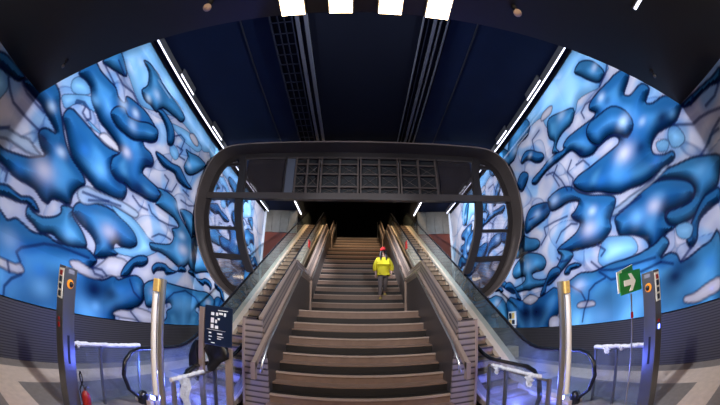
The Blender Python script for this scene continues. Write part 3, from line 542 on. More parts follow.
# luminous boxes in the soffit
for (xa, xb), w in zip(((-.86, -.63), (-.39, -.17), (.08, .30), (.54, .77)), ('leftmost', 'second from left', 'third from left', 'rightmost')):
    t = thing('ceiling_light', 'glowing warm ceiling panel, %s of four at the soffit edge' % w, 'light', (xa, .4, 4.54), 'glowing panels in the low ceiling')
    MB().box(xa-.012, xb+.012, -1.6, 1.618, 4.515, 4.54).build('frame', M['dsteel'], t)
    MB().box(xa, xb, -1.59, 1.612, 4.505, 4.514).build('diffuser', M['box'], t)
for (x, y, w) in ((-1.567, 1.30, 'left of the glowing ceiling panels'), (1.424, 1.29, 'right of the glowing ceiling panels'), (-4.235, 1.31, 'near the far left corner of the low ceiling'), (4.072, 1.33, 'near the far right corner of the low ceiling')):
    t = thing('ceiling_spotlight', 'small round ceiling spotlight %s' % w, 'spotlight', (x, y, 4.54))
    MB().lathe([(.03, 0), (.03, -.05), (.012, -.05), (.012, -.09)], (x, y, 4.54), 12).build('stem', M['black'], t)
    MB().ball((x, y, 4.42), .045 if abs(x) < 2 else .03, 0).build('lamp_head', M['knob'] if abs(x) < 2 else M['dsteel'], t)
t = thing('slim_ceiling_light', 'slim white line light on the low ceiling, top right of the hall', 'light', (2.95, .45, 4.54))
MB().box(2.91, 2.99, .0, .62, 4.515, 4.54).build('housing', M['dsteel'], t); MB().box(2.93, 2.97, .02, .60, 4.505, 4.514).build('diffuser', M['leds'], t)

# ------------------------------------------------------------------ staircase
SL = .342/.61
Yn = lambda i: 5.38+.61*i+(1.76 if i >= 6 else 0)+(1.76 if i >= 17 else 0)
Zn = lambda i: .337+.342*i
HW = 1.66
st = thing('staircase', 'wide stone staircase of three flights rising between the two escalators', 'staircase', (0, 5.07, 0))
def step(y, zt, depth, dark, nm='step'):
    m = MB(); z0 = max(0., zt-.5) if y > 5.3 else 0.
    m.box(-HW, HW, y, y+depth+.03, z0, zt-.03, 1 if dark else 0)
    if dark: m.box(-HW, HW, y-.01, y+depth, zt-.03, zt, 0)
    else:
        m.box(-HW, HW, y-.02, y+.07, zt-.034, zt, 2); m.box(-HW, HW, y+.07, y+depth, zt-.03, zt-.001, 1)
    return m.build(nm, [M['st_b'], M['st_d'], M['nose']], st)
for i in range(0, 23):
    ya, yb = Yn(i)-.305, Yn(i)
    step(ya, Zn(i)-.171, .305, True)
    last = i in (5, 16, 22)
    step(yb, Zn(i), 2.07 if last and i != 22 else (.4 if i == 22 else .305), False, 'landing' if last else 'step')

# parapets with sloping slat cladding
prof = [(5.40, .337)]
key = [(5.40, Zn(0)+.01), (Yn(5)+.05, Zn(5)), (Yn(6)-.30, Zn(5)), (Yn(16)+.05, Zn(16)), (Yn(17)-.30, Zn(16)), (Yn(22)+.05, Zn(22)), (Yn(22)+.6, Zn(22))]
for sx, nm in ((-1, 'left'), (1, 'right')):
    t = thing('stair_parapet', 'slatted metal parapet between the staircase and the %s escalator' % nm, 'parapet', (sx*1.95, 5.4, 0), 'parapets flanking the stairs')
    for k in range(len(key)-1):
        (y0, z0), (y1, z1) = key[k], key[k+1]; sl = abs(z1-z0) > .1
        lo0, lo1 = (0, 0) if y0 < 6 else (max(0, z0-.9), 0)
        lo0 = max(0, z0-.9); lo1 = max(0, z1-.9)
        # lower ribbed panel, leaning upper slats
        def strip(xa, xb, za, zb, xc, xd, mi, nmn, mats):
            v = [(sx*xa, y0, z0+za if za is not None else lo0), (sx*xb, y0, z0+zb), (sx*xc, y0, z0+zb), (sx*xd, y0, z0+za if za is not None else lo0)]
            v2 = [(sx*xa, y1, z1+za if za is not None else lo1), (sx*xb, y1, z1+zb), (sx*xc, y1, z1+zb), (sx*xd, y1, z1+za if za is not None else lo1)]
            m = MB(); m.add(v+v2, [(0, 1, 2, 3), (7, 6, 5, 4), (0, 4, 5, 1), (1, 5, 6, 2), (2, 6, 7, 3), (3, 7, 4, 0)])
            return m.build(nmn, mats, t)
        strip(1.66, 1.66, None, .98, 1.82, 1.82, 0, 'lower_panel', M['perf'] if sl else M['perf0'])
        strip(1.69, 1.79, .98, 1.42, 1.84, 1.84, 0, 'slatted_panel', M['clad'] if sl else M['clad0'])
        strip(1.775, 1.775, 1.42, 1.455, 1.855, 1.855, 0, 'coping', M['cope'])
    f = MB(); f.prism([(sx*1.62, 0), (sx*1.66, .98), (sx*1.77, 1.40), (sx*1.77, 1.75), (sx*2.10, 1.75), (sx*2.10, 0)], 1, 5.33, 5.40)
    f.build('front_panel', M['clad0'], t)
    MB().box(sx*2.09, sx*2.135, 5.30, 5.42, 0, 1.76).build('corner_trim', M['cope'], t)
    # handrail: flat bar plus round grip
    hp = [(4.66, .78), (4.68, 1.02), (5.25, 1.36), (Yn(5), Zn(5)+1.10), (Yn(6)-.35, Zn(5)+1.12), (Yn(16), Zn(16)+1.08), (Yn(17)-.35, Zn(16)+1.08), (Yn(22), Zn(22)+1.08), (Yn(22)+.5, Zn(22)+1.08)]
    m = MB()
    for k in range(len(hp)-1):
        (a, b), (c_, d) = hp[k], hp[k+1]; xo, xi = sx*1.735, sx*1.665; h = .10
        if k == 0: continue
        v = [(xo, a, b-h), (xi, a, b-h), (xi, a, b+h*.3), (xo, a, b+h*.3), (xo, c_, d-h), (xi, c_, d-h), (xi, c_, d+h*.3), (xo, c_, d+h*.3)]
        m.add(v, [(0, 1, 2, 3), (7, 6, 5, 4), (0, 4, 5, 1), (1, 5, 6, 2), (2, 6, 7, 3), (3, 7, 4, 0)])
    m.box(sx*1.665, sx*1.735, 4.64, 4.76, .76, 1.06)
    m.build('handrail_board', M['cope'], t)
    gp = MB(); gp.tube([(sx*1.62, 4.86, .86), (sx*1.60, 4.80, .90), (sx*1.60, 4.85, 1.04)]+[(sx*1.60, a, b+.02) for a, b in hp[2:]], .024, 8)
    gp.build('handrail', M['steel'], t)
    # short upright posts of the parapet at each landing
    for k, i in enumerate((5, 16)):
        yy = Yn(i+1)-.34
        MB().box(sx*1.60, sx*1.67, yy-.05, yy+.05, Zn(i), Zn(i)+1.08).build('landing_post', M['cope'], t)
    hp_z = Zn(22)
    MB().tube([(sx*1.62, Yn(22)+.5, hp_z), (sx*1.62, Yn(22)+.5, hp_z+1.45)], .03, 8).build('end_post', M['steel'], t)

# ------------------------------------------------------------------ escalators
def ez(y):  # step level along the escalator
    if y < 5.0: return .02
    if y < 6.1: return .02+.565*(y-5.0)**2/2.2
    if y < 19.4: return .565*(y-5.55)+.02
    if y < 20.5: return .565*(20.5-5.55)-.565*.55-.565*(20.5-y)**2/2.2+.02
    return .565*(20.5-5.55-.55)+.02
for sx, nm in ((-1, 'left'), (1, 'right')):
    es = thing('escalator', '%s escalator with glass balustrades beside the stone stairs' % nm, 'escalator', (sx*2.9, 4.0, 0), 'escalators flanking the stairs')
    XI, XO = 2.34, 3.47
    # steps
    y = 4.35; k = 0
    while y < 21.6:
        z = ez(y+.2); m = MB()
        zl = ez(max(4.0, y-.24))
        m.box(sx*2.50, sx*3.28, y, y+.445, z-.05, z, 0)
        if z-zl > .06:
            m.box(sx*2.51, sx*3.27, y+.01, y+.07, zl-.01, z-.03, 0); m.box(sx*2.50, sx*3.28, y-.012, y+.012, z-.045, z-.008, 1)
        m.build('step', [M['estep'], M['estepd']], es); y += .444; k += 1
    # handrails, glass, decks
    ys = [4.0+.25*q for q in range(int((21.6-4.0)/.25)+1)]
    for X, side in ((XI, 'inner'), (XO, 'outer')):
        n0 = 3.45
        path = [(sx*X, n0+.60, .10), (sx*X, n0+.36, .13), (sx*X, n0+.13, .30), (sx*X, n0+.02, .55), (sx*X, n0+.07, .78), (sx*X, n0+.22, .92), (sx*X, n0+.42, .97)]
        path += [(sx*X, yy, ez(yy)+.95) for yy in ys if yy > n0+.55]
        zt = ez(21.6)+.95
        path += [(sx*X, 21.9, zt-.04), (sx*X, 22.05, zt-.2), (sx*X, 22.1, zt-.45), (sx*X, 22.0, zt-.7), (sx*X, 21.75, zt-.85)]
        MB().tube(path, .042, 8, flat=(1.0, .8)).build('handrail', M['rub'], es)
        # glass sheet under the handrail
        gl = MB(); top = [(p[1], p[2]) for p in path]; n = len(top)
        lowz = lambda yy: ez(min(max(yy, 4.0), 21.6))+.08
        pts = []
        for (yy, zz) in top[3:-3]:
            pts.append((yy+(.03 if yy < 3.7 else 0), zz-.035, max(lowz(yy), .08) if yy > 3.6 else .40))
        xa, xb = sx*(X-.008), sx*(X+.008)
        for a, b in zip(pts[:-1], pts[1:]):
            v = [(xa, a[0], a[2]), (xb, a[0], a[2]), (xb, a[0], a[1]), (xa, a[0], a[1]), (xa, b[0], b[2]), (xb, b[0], b[2]), (xb, b[0], b[1]), (xa, b[0], b[1])]
            gl.add(v, [(0, 4, 7, 3)])
        gl.build('glass_panel', M['g_bal'] if side == 'outer' else M['g_inn'], es)
        # sloping metal deck at the foot of the glass
        dk = MB(); w0, w1 = (XI-.07, 2.49) if side == 'inner' else (3.29, XO+.17)
        yy_ = [3.9]+ys
        for a, b in zip(yy_[:-1], yy_[1:]):
            za, zb = ez(a)+.07, ez(b)+.07
            v = [(sx*w0, a, za-.16), (sx*w1, a, za-.16), (sx*w1, a, za), (sx*w0, a, za), (sx*w0, b, zb-.16), (sx*w1, b, zb-.16), (sx*w1, b, zb), (sx*w0, b, zb)]
            dk.add(v, [(0, 1, 2, 3), (7, 6, 5, 4), (0, 4, 5, 1), (1, 5, 6, 2), (2, 6, 7, 3), (3, 7, 4, 0)])
        dk.build('deck', M['gold'], es)
        MB().lathe([(.10, 0), (.10, .16), (.07, .22), (.02, .24)], (sx*X, n0+.48, .0), 14).build('newel_base', M['rub'], es)
    tr = MB(); yy_ = [5.2+.4*q for q in range(42)]
    for a, b in zip(yy_[:-1], yy_[1:]):
        za, zb = ez(a)-.1, ez(b)-.1; la, lb = max(.0, za-.9), max(.0, zb-.9)
        v = [(sx*2.16, a, la), (sx*3.62, a, la), (sx*3.62, a, za), (sx*2.16, a, za), (sx*2.16, b, lb), (sx*3.62, b, lb), (sx*3.62, b, zb), (sx*2.16, b, zb)]
        tr.add(v, [(0, 1, 2, 3), (7, 6, 5, 4), (0, 4, 5, 1), (1, 5, 6, 2), (2, 6, 7, 3), (3, 7, 4, 0)])
    tr.build('truss_cladding', M['truss'], es)
    MB().box(sx*2.5, sx*3.28, 3.7, 4.35, .0, .035).build('comb_plate', M['steel'], es)
    # red marker plate on the inner glass above the first landing
    MB().box(sx*2.325, sx*2.30, 13.75, 14.15, ez(13.9)+.36, ez(13.9)+.74).build('red_marker', M['red'], es)

# ------------------------------------------------------------------ glazed portal across the hall
def curve(pts, k=6):
    p = [Vector((a, b)) for a, b in pts]; out = []
    for i in range(len(p)-1):
        a = p[max(0, i-1)]; b = p[i]; c_ = p[i+1]; d = p[min(len(p)-1, i+2)]
        for q in range(k):
            t = q/k; out.append(.5*((2*b)+(c_-a)*t+(2*a-5*b+4*c_-d)*t*t+(3*b-a-3*c_+d)*t**3))
    out.append(p[-1]); return [(v.x, v.y) for v in out]
po = thing('glazed_portal', 'rounded bronze glazed portal frame spanning the hall above the escalators', 'portal', (0, 9, 2.2))
half = curve([(0, 7.60), (2.2, 7.595), (4.1, 7.575), (4.85, 7.46), (5.3, 7.08), (5.52, 6.55), (5.63, 5.95), (5.645, 5.2), (5.53, 4.6), (5.29, 3.9), (4.92, 3.22), (4.46, 2.66), (3.84, 2.23)])
outl = [(-x, z) for x, z in half[::-1]][:-1]+half
def offset(pl, d):
    out = []
    for i in range(len(pl)):
        a = Vector(pl[max(0, i-1)]); b = Vector(pl[min(len(pl)-1, i+1)]); t = (b-a).normalized()
        out.append((pl[i][0]+t.y*d, pl[i][1]-t.x*d))
    return out
inn = offset(outl, .17)
rm = MB(); n = len(outl)
Y0, Y1 = 8.65, 9.45
inn2 = offset(outl, .05)
for i in range(n-1):
    a, b = outl[i], outl[i+1]; c_, d = inn[i+1], inn[i]; e, f = inn2[i+1], inn2[i]
    rm.add([(a[0], Y0, a[1]), (b[0], Y0, b[1]), (e[0], Y0, e[1]), (f[0], Y0, f[1])], [(0, 1, 2, 3)], 1)      # narrow pale front edge
    rm.add([(f[0], Y0, f[1]), (e[0], Y0, e[1]), (e[0], Y1, e[1]), (f[0], Y1, f[1])], [(0, 1, 2, 3)], 0, True)  # inner face
    rm.add([(a[0], Y0, a[1]), (b[0], Y0, b[1]), (b[0], Y1, b[1]), (a[0], Y1, a[1])], [(3, 2, 1, 0)], 0, True)
    rm.add([(a[0], Y1, a[1]), (b[0], Y1, b[1]), (e[0], Y1, e[1]), (f[0], Y1, f[1])], [(3, 2, 1, 0)], 0)
rm.build('outer_rim', [M['rim'], M['bar']], po)
# inner ring lining, just in front of the glazing
rg = MB()
for i in range(n-1):
    a, b = inn2[i], inn2[i+1]; c_, d = offset(outl, .22)[i+1], offset(outl, .22)[i]
    rg.add([(a[0], 9.33, a[1]), (b[0], 9.33, b[1]), (c_[0], 9.33, c_[1]), (d[0], 9.33, d[1])], [(0, 1, 2, 3)])
    rg.add([(d[0], 9.33, d[1]), (c_[0], 9.33, c_[1]), (c_[0], 9.44, c_[1]), (d[0], 9.44, d[1])], [(0, 1, 2, 3)])
rg.build('rim_lining', M['rimd'], po)
YF = 9.40
MB().box(-5.58, 5.58, 9.26, 9.46, 5.70, 5.93).build('transom', M['rim'], po)
mull = [(4.40, 7.42), (4.27, 6.6), (4.26, 5.93), (4.24, 5.65), (4.17, 5.1), (4.05, 4.55), (3.89, 4.03), (3.68, 3.50), (3.50, 3.16)]
for sx in (-1, 1):
    mc = curve([(sx*x, z) for x, z in mull], 4); m = MB()
    for a, b in zip(mc[:-1], mc[1:]):
        w = .135
        v = [(a[0]-w, 9.28, a[1]), (a[0]+w, 9.28, a[1]), (a[0]+w, 9.46, a[1]), (a[0]-w, 9.46, a[1]), (b[0]-w, 9.28, b[1]), (b[0]+w, 9.28, b[1]), (b[0]+w, 9.46, b[1]), (b[0]-w, 9.46, b[1])]
        m.add(v, [(3, 2, 1, 0), (4, 5, 6, 7), (0, 1, 5, 4), (1, 2, 6, 5), (2, 3, 7, 6), (3, 0, 4, 7)])
    m.build('curved_mullion', M['rimd'], po)
    # rim half-width and mullion position by height
    def xo(z): return min((abs(zz-z), x) for x, zz in half if x > 3.8)[1]-.1
    def xm(z): return max(3.68, min((abs(zz-z), abs(x)) for x, zz in mc)[1])
    for z, h in ((7.12, .06), (4.63, .05), (3.64, .09), (2.60, .07)):
        MB().box(sx*xm(z), sx*(xo(z)), 9.34, 9.44, z-h, z+h).build('side_transom', M['rimd'], po)
    # panes: side bays between the transoms
    for z0, z1 in ((5.93, 7.06), (4.68, 5.70), (3.73, 4.58), (2.67, 3.55)):
        zs = [z0+(z1-z0)*q/6 for q in range(7)]
        pm = MB(); L_ = [(sx*(xm(z)+.05), 9.40, z) for z in zs]; R_ = [(sx*(xo(z)-.02), 9.40, z) for z in zs]
        for q in range(6): pm.add([L_[q], R_[q], R_[q+1], L_[q+1]], [(0, 1, 2, 3)])
        pm.build('pane', M['g_low'] if z0 < 2.8 else M['g_pane'], po)
    zs = [7.18+.06*q for q in range(5)]; pm = MB(); L_ = [(sx*4.3, 9.40, z) for z in zs]; R_ = [(sx*(xo(z)-.02), 9.40, z) for z in zs]
    for q in range(4): pm.add([L_[q], R_[q], R_[q+1], L_[q+1]], [(0, 1, 2, 3)])
    pm.build('pane', M['g_top'], po)
    MB().box(sx*2.80 if sx > 0 else -2.62, sx*4.14, 9.395, 9.405, 5.93, 7.46).build('pane', M['g_top'], po)
    MB().box((2.80 if sx > 0 else -2.64)-.03, (2.80 if sx > 0 else -2.64)+.03, 9.34, 9.44, 5.93, 7.5).build('mullion', M['rimd'], po)
label(MB().box(-2.60, -2.30, 9.36, 9.42, 5.93, 7.36).build('blind_panel', M['rail'], po), 'solid grey infill panel')
MB().box(-4.6, 4.6, 9.34, 9.44, 7.30, 7.56).build('head_panel', M['rim'], po)
# grilles over the stairs
for x0, x1 in ((-2.27, -1.41), (-1.35, -.03), (.03, 1.37), (1.43, 2.76)):
    g = MB(); mid = (x0+x1)/2
    for x in (x0+.02, x1-.02): g.box(x-.028, x+.028, 9.33, 9.40, 5.93, 7.36)
    g.box(mid-.035, mid+.035, 9.34, 9.40, 5.93, 7.34)
    for z in (7.34, 7.07, 6.68, 6.20): g.box(x0, x1, 9.345, 9.395, z-.028, z+.028)
    for za, zb in ((6.20, 6.68), (6.68, 7.07), (5.95, 6.2)):
        for xa, xb in ((x0, mid), (mid, x1)):
            g.tube([(xa, 9.43, za), (xb, 9.43, zb)], .010, 5); g.tube([(xa, 9.43, zb), (xb, 9.43, za)], .010, 5)
    g.build('grille', M['gbar'], po)
    MB().box(x0-.02, x1+.02, 9.46, 9.50, 5.95, 7.36).build('backing_panel', M['black'], po)

# ------------------------------------------------------------------ totems
for sx, nm, ex in ((-1, 'left', 'beside the red fire extinguisher'), (1, 'right', 'behind the green exit sign')):
    t = thing('control_totem', 'tall grey metal control column %s' % ex, 'control column', (sx*3.67, 2.3, 0), 'control columns at the barriers')
    MB().box(sx*3.58, sx*3.765, 2.30, 2.53, 0, 1.965).build('column_body', M['dsteel'], t, bevel=.008)
    MB().box(sx*3.61, sx*3.74, 2.292, 2.30, 1.55, 1.93).build('label_strip', M['signw'], t)
    k = MB()
    for z, h, mi in ((1.87, .03, 0), (1.79, .035, 1), (1.70, .03, 1), (1.61, .035, 1)): k.box(sx*3.64, sx*3.71, 2.286, 2.292, z-h, z+h, mi)
    k.build('pictogram', [M['red'], M['signb']], t)
    MB().lathe([(.055, 0), (.055, .015)], (0, 0, 0), 20)
    bt = MB(); cx = sx*3.58
    bt.add([(cx-sx*.012, 2.41+.06*math.cos(a*math.pi/10), 1.76+.06*math.sin(a*math.pi/10)) for a in range(20)]+[(cx, 2.41+.06*math.cos(a*math.pi/10), 1.76+.06*math.sin(a*math.pi/10)) for a in range(20)],
           [list(range(20))]+[(a, (a+1) % 20, 20+(a+1) % 20, 20+a) for a in range(20)])
    bo = bt.build('button_ring', M['yel'], t)
    MB().ball((cx-sx*.02, 2.42, 1.76), .036, 0, sc=(.8, 1, 1)).build('button', M['black'], bo)
    MB().box(cx-sx*.004, cx, 2.36, 2.47, 1.89, 1.94).build('name_plate', M['plate'], t)
    MB().box(cx-sx*.004, cx, 2.39, 2.43, .72, 1.1).build('slot', M['black'], t)
    MB().box(sx*3.655, sx*3.695, 2.288, 2.30, 1.18, 1.24).build('status_light', M['bluew'] if sx > 0 else M['red'], t)
    MB().box(sx*3.655, sx*3.695, 2.288, 2.30, 1.27, 1.31).build('status_light', M['red'], t)

# ------------------------------------------------------------------ glass barriers
def film(y0, y1, x, z, drops, sx):
    m = MB(); n = 26; random.seed(int(abs(x)*100)+int(y0*10)+(3 if sx > 0 else 0))
    m.tube([(x+random.uniform(-.006, .006), y0+(y1-y0)*q/n, z+random.uniform(-.006, .008)) for q in range(n+1)], [random.uniform(.026, .038) for _ in range(n+1)], 8)
    for yd, w, h in drops:
        v = []; r, c_ = 8, 5
        for a in range(r+1):
            for b in range(c_+1):
                v.append((x-sx*(.045+.02*math.sin(a*1.7+b*2.1)), yd+w*(b/c_-.5)*(1-.6*a/r)+.012*math.sin(a*2+b), z-h*a/r+.01*math.sin(b*3)))
        m.add(v, [(a*(c_+1)+b, a*(c_+1)+b+1, (a+1)*(c_+1)+b+1, (a+1)*(c_+1)+b) for a in range(r) for b in range(c_)], 0, True)
        m.add([(p[0]-sx*.004, p[1], p[2]) for p in v], [(a*(c_+1)+b, (a+1)*(c_+1)+b, (a+1)*(c_+1)+b+1, a*(c_+1)+b+1) for a in range(r) for b in range(c_)], 0, True)
    return m
for sx, nm in ((-1, 'left'), (1, 'right')):
    x = sx*3.72; ya, yb = 2.56, (4.2 if sx < 0 else 3.75)
    t = thing('glass_barrier', 'glass barrier with film-wrapped rail next to the %s control column' % nm, 'barrier', (x, ya, 0), 'glass barriers in front of the escalators')
    for yp in ([2.60, 3.18, 4.15] if sx < 0 else [2.60, 3.2, 3.72]): MB().box(x-.02, x+.02, yp-.018, yp+.018, 0, .95).build('post', M['dsteel'], t)
    MB().box(x-.006, x+.006, ya+.05, yb-.04, .08, .93).build('glass_panel', M['g_bar'], t)
    MB().box(x-.02, x+.02, ya, yb, .93, .955).build('rail', M['steel'], t)
    label(film(ya, yb, x, .965, [(ya+.5, .10, .06), (yb-.35, .2, .10)] if sx > 0 else [(ya+.1, .1, .05)], sx).build('plastic_film', M['film'], t), 'crinkled white plastic film on the rail')
    x = sx*2.24; ya, yb = 3.10, 5.05
    t = thing('glass_barrier', 'glass barrier between the stairs and the %s escalator entrance, its rail half wrapped' % nm, 'barrier', (x, ya, 0), 'glass barriers in front of the escalators')
    for yp in (3.13, 4.35, 5.0): MB().box(x-.025, x+.025, yp-.025, yp+.025, 0, .90).build('post', M['steel'] if yp < 3.5 else M['dsteel'], t)
    MB().box(x-.006, x+.006, ya+.05, yb-.04, .08, .86).build('glass_panel', M['g_bar'], t)
    MB().box(x-.02, x+.02, ya, yb, .86, .885).build('rail', M['steel'], t)
    if sx < 0: fm = film(3.08, 3.95, x, .895, [(3.34, .30, .62)], sx)
    else: fm = film(3.35, 4.9, x, .895, [(3.55, .26, .16), (4.6, .2, .12)], sx)
    label(fm.build('plastic_film', M['film'], t), 'torn white plastic film')

# ------------------------------------------------------------------ tall light columns
for sx, nm in ((-1, 'left'), (1, 'right')):
    x = sx*2.335
    t = thing('sensor_post', 'tall steel post with white sleeved tube and amber top, %s escalator entrance' % nm, 'post', (x, 3.0, 0), 'tall posts at the escalator entrances')
    MB().tube([(x, 3.0, 0), (x, 3.0, 2.12)], .042, 14).build('pole', M['steel'], t)
    MB().tube([(x+sx*.085, 2.97, .66), (x+sx*.085, 2.97, 1.95)], .038, 14).build('tube_sleeve', M['tube'], t)
    a = MB(); a.box(x+sx*.03, x+sx*.11, 2.93, 3.02, 1.955, 2.11); a.build('amber_head', M['amber'], t, bevel=.008)
    MB().box(x-.07, x+.07, 2.93, 3.07, 0, .02).build('foot_plate', M['steel'], t)

# ------------------------------------------------------------------ blue floor lamps by the newels
for x, y, z, nm, p in ((-2.66, 3.2, .50, 'left', BLUE), (2.62, 3.3, .48, 'right', BLUE), (2.18, 3.35, .40, 'inner right', BLUE*.7)):
    if nm == 'inner right': continue
    p *= .6
    t = thing('blue_lamp', 'small bright blue lamp low down at the foot of the %s escalator' % nm, 'lamp', (x, y, 0))
    MB().tube([(x, y+.03, 0), (x, y+.03, z-.03)], .012, 8).build('stem', M['dsteel'], t)
    MB().box(x-.05, x+.05, y, y+.06, z-.035, z+.035).build('lamp_body', M['dsteel'], t, bevel=.006)
    MB().box(x-.04, x+.04, y-.006, y, z-.027, z+.027).build('lens', M['blue'], t)
    l = bpy.data.lights.new('blue_glow', 'POINT'); l.energy = p; l.color = (.10, .16, 1.0); l.shadow_soft_size = .03
    o = bpy.data.objects.new('blue_glow', l); COL.objects.link(o); o.location = Vector((x, y-.09, z+.02))*S
for sx in (-1, 1):
    l = bpy.data.lights.new('comb_glow', 'POINT'); l.energy = BLUE*4; l.color = (.10, .16, 1.0); l.shadow_soft_size = .03
    o = bpy.data.objects.new('comb_glow', l); COL.objects.link(o); o.location = Vector((sx*2.9, 5.1, .30))*S

# ------------------------------------------------------------------ information sign, posts and sack
t = thing('information_sign', 'dark blue information board with white lettering beside the left escalator', 'sign', (-2.3, 4.0, 0))
MB().box(-2.325, -2.255, 3.97, 4.05, 0, 1.87).build('post', M['cope'], t)
bd = MB(); bd.box(-2.24, -1.79, 3.985, 4.015, 1.33, 1.91); bo = bd.build('board', M['signb'], t, bevel=.01)
g = MB()
def wr(x, z, w, h): g.box(x, x+w, 3.979, 3.984, z, z+h)
for x, z, w, h in ((-2.02, 1.845, .16, .012), (-2.13, 1.77, .05, .045), (-2.05, 1.77, .035, .045), (-2.00, 1.79, .06, .03), (-1.92, 1.77, .03, .05),
                   (-2.13, 1.66, .05, .075), (-2.06, 1.66, .03, .05), (-2.02, 1.71, .035, .03), (-2.13, 1.58, .045, .06), (-2.06, 1.58, .05, .045),
                   (-2.19, 1.555, .3, .004), (-2.16, 1.50, .04, .02), (-2.02, 1.50, .08, .02), (-2.02, 1.46, .10, .012), (-2.16, 1.45, .05, .014), (-2.02, 1.43, .06, .012), (-2.16, 1.40, .03, .014), (-2.12, 1.36, .06, .012)):
    wr(x, z, w, h)
g.build('lettering', M['signw'], bo)
t = thing('steel_post', 'shorter steel post below the dark blue information board', 'post', (-1.88, 4.1, 0))
MB().box(-1.93, -1.83, 4.07, 4.13, 0, 1.30).build('post_shaft', M['cope'], t); MB().box(-1.96, -1.80, 4.04, 4.16, 0, .015).build('foot_plate', M['steel'], t)
def sack(name, lb, c0, r, zs, seed):
    random.seed(seed); m = MB(); rings = []
    for i, (z, rx, ry, dx) in enumerate(zs):
        ring = []
        for k in range(16):
            a = 2*math.pi*k/16; q = 1+.18*math.sin(3*a+i)+random.uniform(-.10, .10)
            ring.append((c0[0]+dx+rx*q*math.cos(a), c0[1]+ry*q*math.sin(a), z))
        rings.append(ring)
    v = [p for g_ in rings for p in g_]; n_ = len(rings)
    m.add(v, [(i*16+k, i*16+(k+1) % 16, (i+1)*16+(k+1) % 16, (i+1)*16+k) for i in range(n_-1) for k in range(16)], 0, True)
    m.add(rings[0], [list(range(16))[::-1]]); m.add(rings[-1], [list(range(16))])
    return tag(m.build(name, M['sack']), lb, 'bag')
sack('black_sack', 'black plastic sack hanging left of the information board post', (-2.43, 4.02), 0, [(.72, .04, .04, .06), (.82, .09, .06, .03), (.95, .11, .06, .02), (1.10, .075, .06, .0), (1.26, .05, .05, .02), (1.36, .035, .035, .06)], 3)
sack('black_sack', 'black plastic sack bunched under the information board', (-2.03, 4.02), 0, [(.92, .05, .04, -.12), (1.0, .09, .06, -.1), (1.08, .10, .05, -.05), (1.16, .17, .05, 0), (1.25, .19, .05, .0), (1.325, .17, .04, 0)], 5)

# ------------------------------------------------------------------ exit sign on its stand
t = thing('exit_sign', 'green exit sign with a white right-pointing arrow on a thin pole', 'sign', (3.43, 2.62, 0))
MB().tube([(3.42, 2.66, 0), (3.44, 2.66, 1.75)], .012, 8).build('pole', M['steel'], t)
MB().lathe([(.09, 0), (.09, .012), (.02, .03)], (3.42, 2.66, 0), 16).build('base', M['dsteel'], t)
MB().tube([(3.44, 2.66, 1.42), (3.44, 2.66, 1.50)], .022, 8).build('clamp', M['red'], t)
q = MB(); q.box(3.115, 3.66, 2.60, 2.615, 1.765, 2.05, 0)
brd = q.build('panel', M['green'], t)
ar = MB(); zc = 1.905
ar.prism([(3.20, zc-.038), (3.38, zc-.038), (3.32, zc-.115), (3.40, zc-.115), (3.50, zc), (3.40, zc+.115), (3.32, zc+.115), (3.38, zc+.038), (3.20, zc+.038)], 1, 2.592, 2.599)
ar.build('arrow', M['signw'], brd)
q = MB(); q.add([(3.075, 2.615, 1.80), (3.60, 2.70, 1.86), (3.60, 2.70, 2.14), (3.075, 2.615, 2.07), (3.075, 2.63, 1.80), (3.60, 2.715, 1.86), (3.60, 2.715, 2.14), (3.075, 2.63, 2.07)], [(0, 1, 2, 3), (7, 6, 5, 4), (0, 4, 5, 1), (1, 5, 6, 2), (2, 6, 7, 3), (3, 7, 4, 0)])
bp_ = q.build('rear_panel', M['signw'], t)
q = MB(); q.add([(3.22, 2.632, 1.96), (3.59, 2.692, 2.0), (3.59, 2.692, 2.13), (3.22, 2.632, 2.085), (3.22, 2.637, 1.96), (3.59, 2.697, 2.0), (3.59, 2.697, 2.13), (3.22, 2.637, 2.085)], [(0, 1, 2, 3), (7, 6, 5, 4), (0, 4, 5, 1), (1, 5, 6, 2), (2, 6, 7, 3), (3, 7, 4, 0)])
q.build('green_field', M['green'], bp_)

# ------------------------------------------------------------------ fire extinguisher
cx, cy = -3.50, 2.60
t = thing('fire_extinguisher', 'red fire extinguisher with black hose on the floor by the left control column', 'fire extinguisher', (cx, cy, 0))
MB().lathe([(.066, 0), (.070, .02), (.070, .27), (.060, .32), (.033, .35), (.026, .365)], (cx, cy, 0), 20).build('cylinder', M['red'], t)
MB().lathe([(.022, .365), (.022, .40), (.03, .40), (.03, .42)], (cx, cy, 0), 12).build('valve', M['dsteel'], t)
MB().tube([(cx, cy, .41), (cx+.05, cy, .44), (cx+.09, cy, .45)], .012, 6).build('lever', M['dsteel'], t)
MB().tube([(cx, cy, .40), (cx-.04, cy-.02, .44), (cx-.07, cy-.02, .50), (cx-.08, cy-.02, .57), (cx-.055, cy-.02, .62), (cx-.02, cy-.02, .58), (cx-.0, cy-.03, .50), (cx-.06, cy-.06, .36), (cx-.085, cy-.02, .18)], .011, 8).build('hose', M['rub'], t)

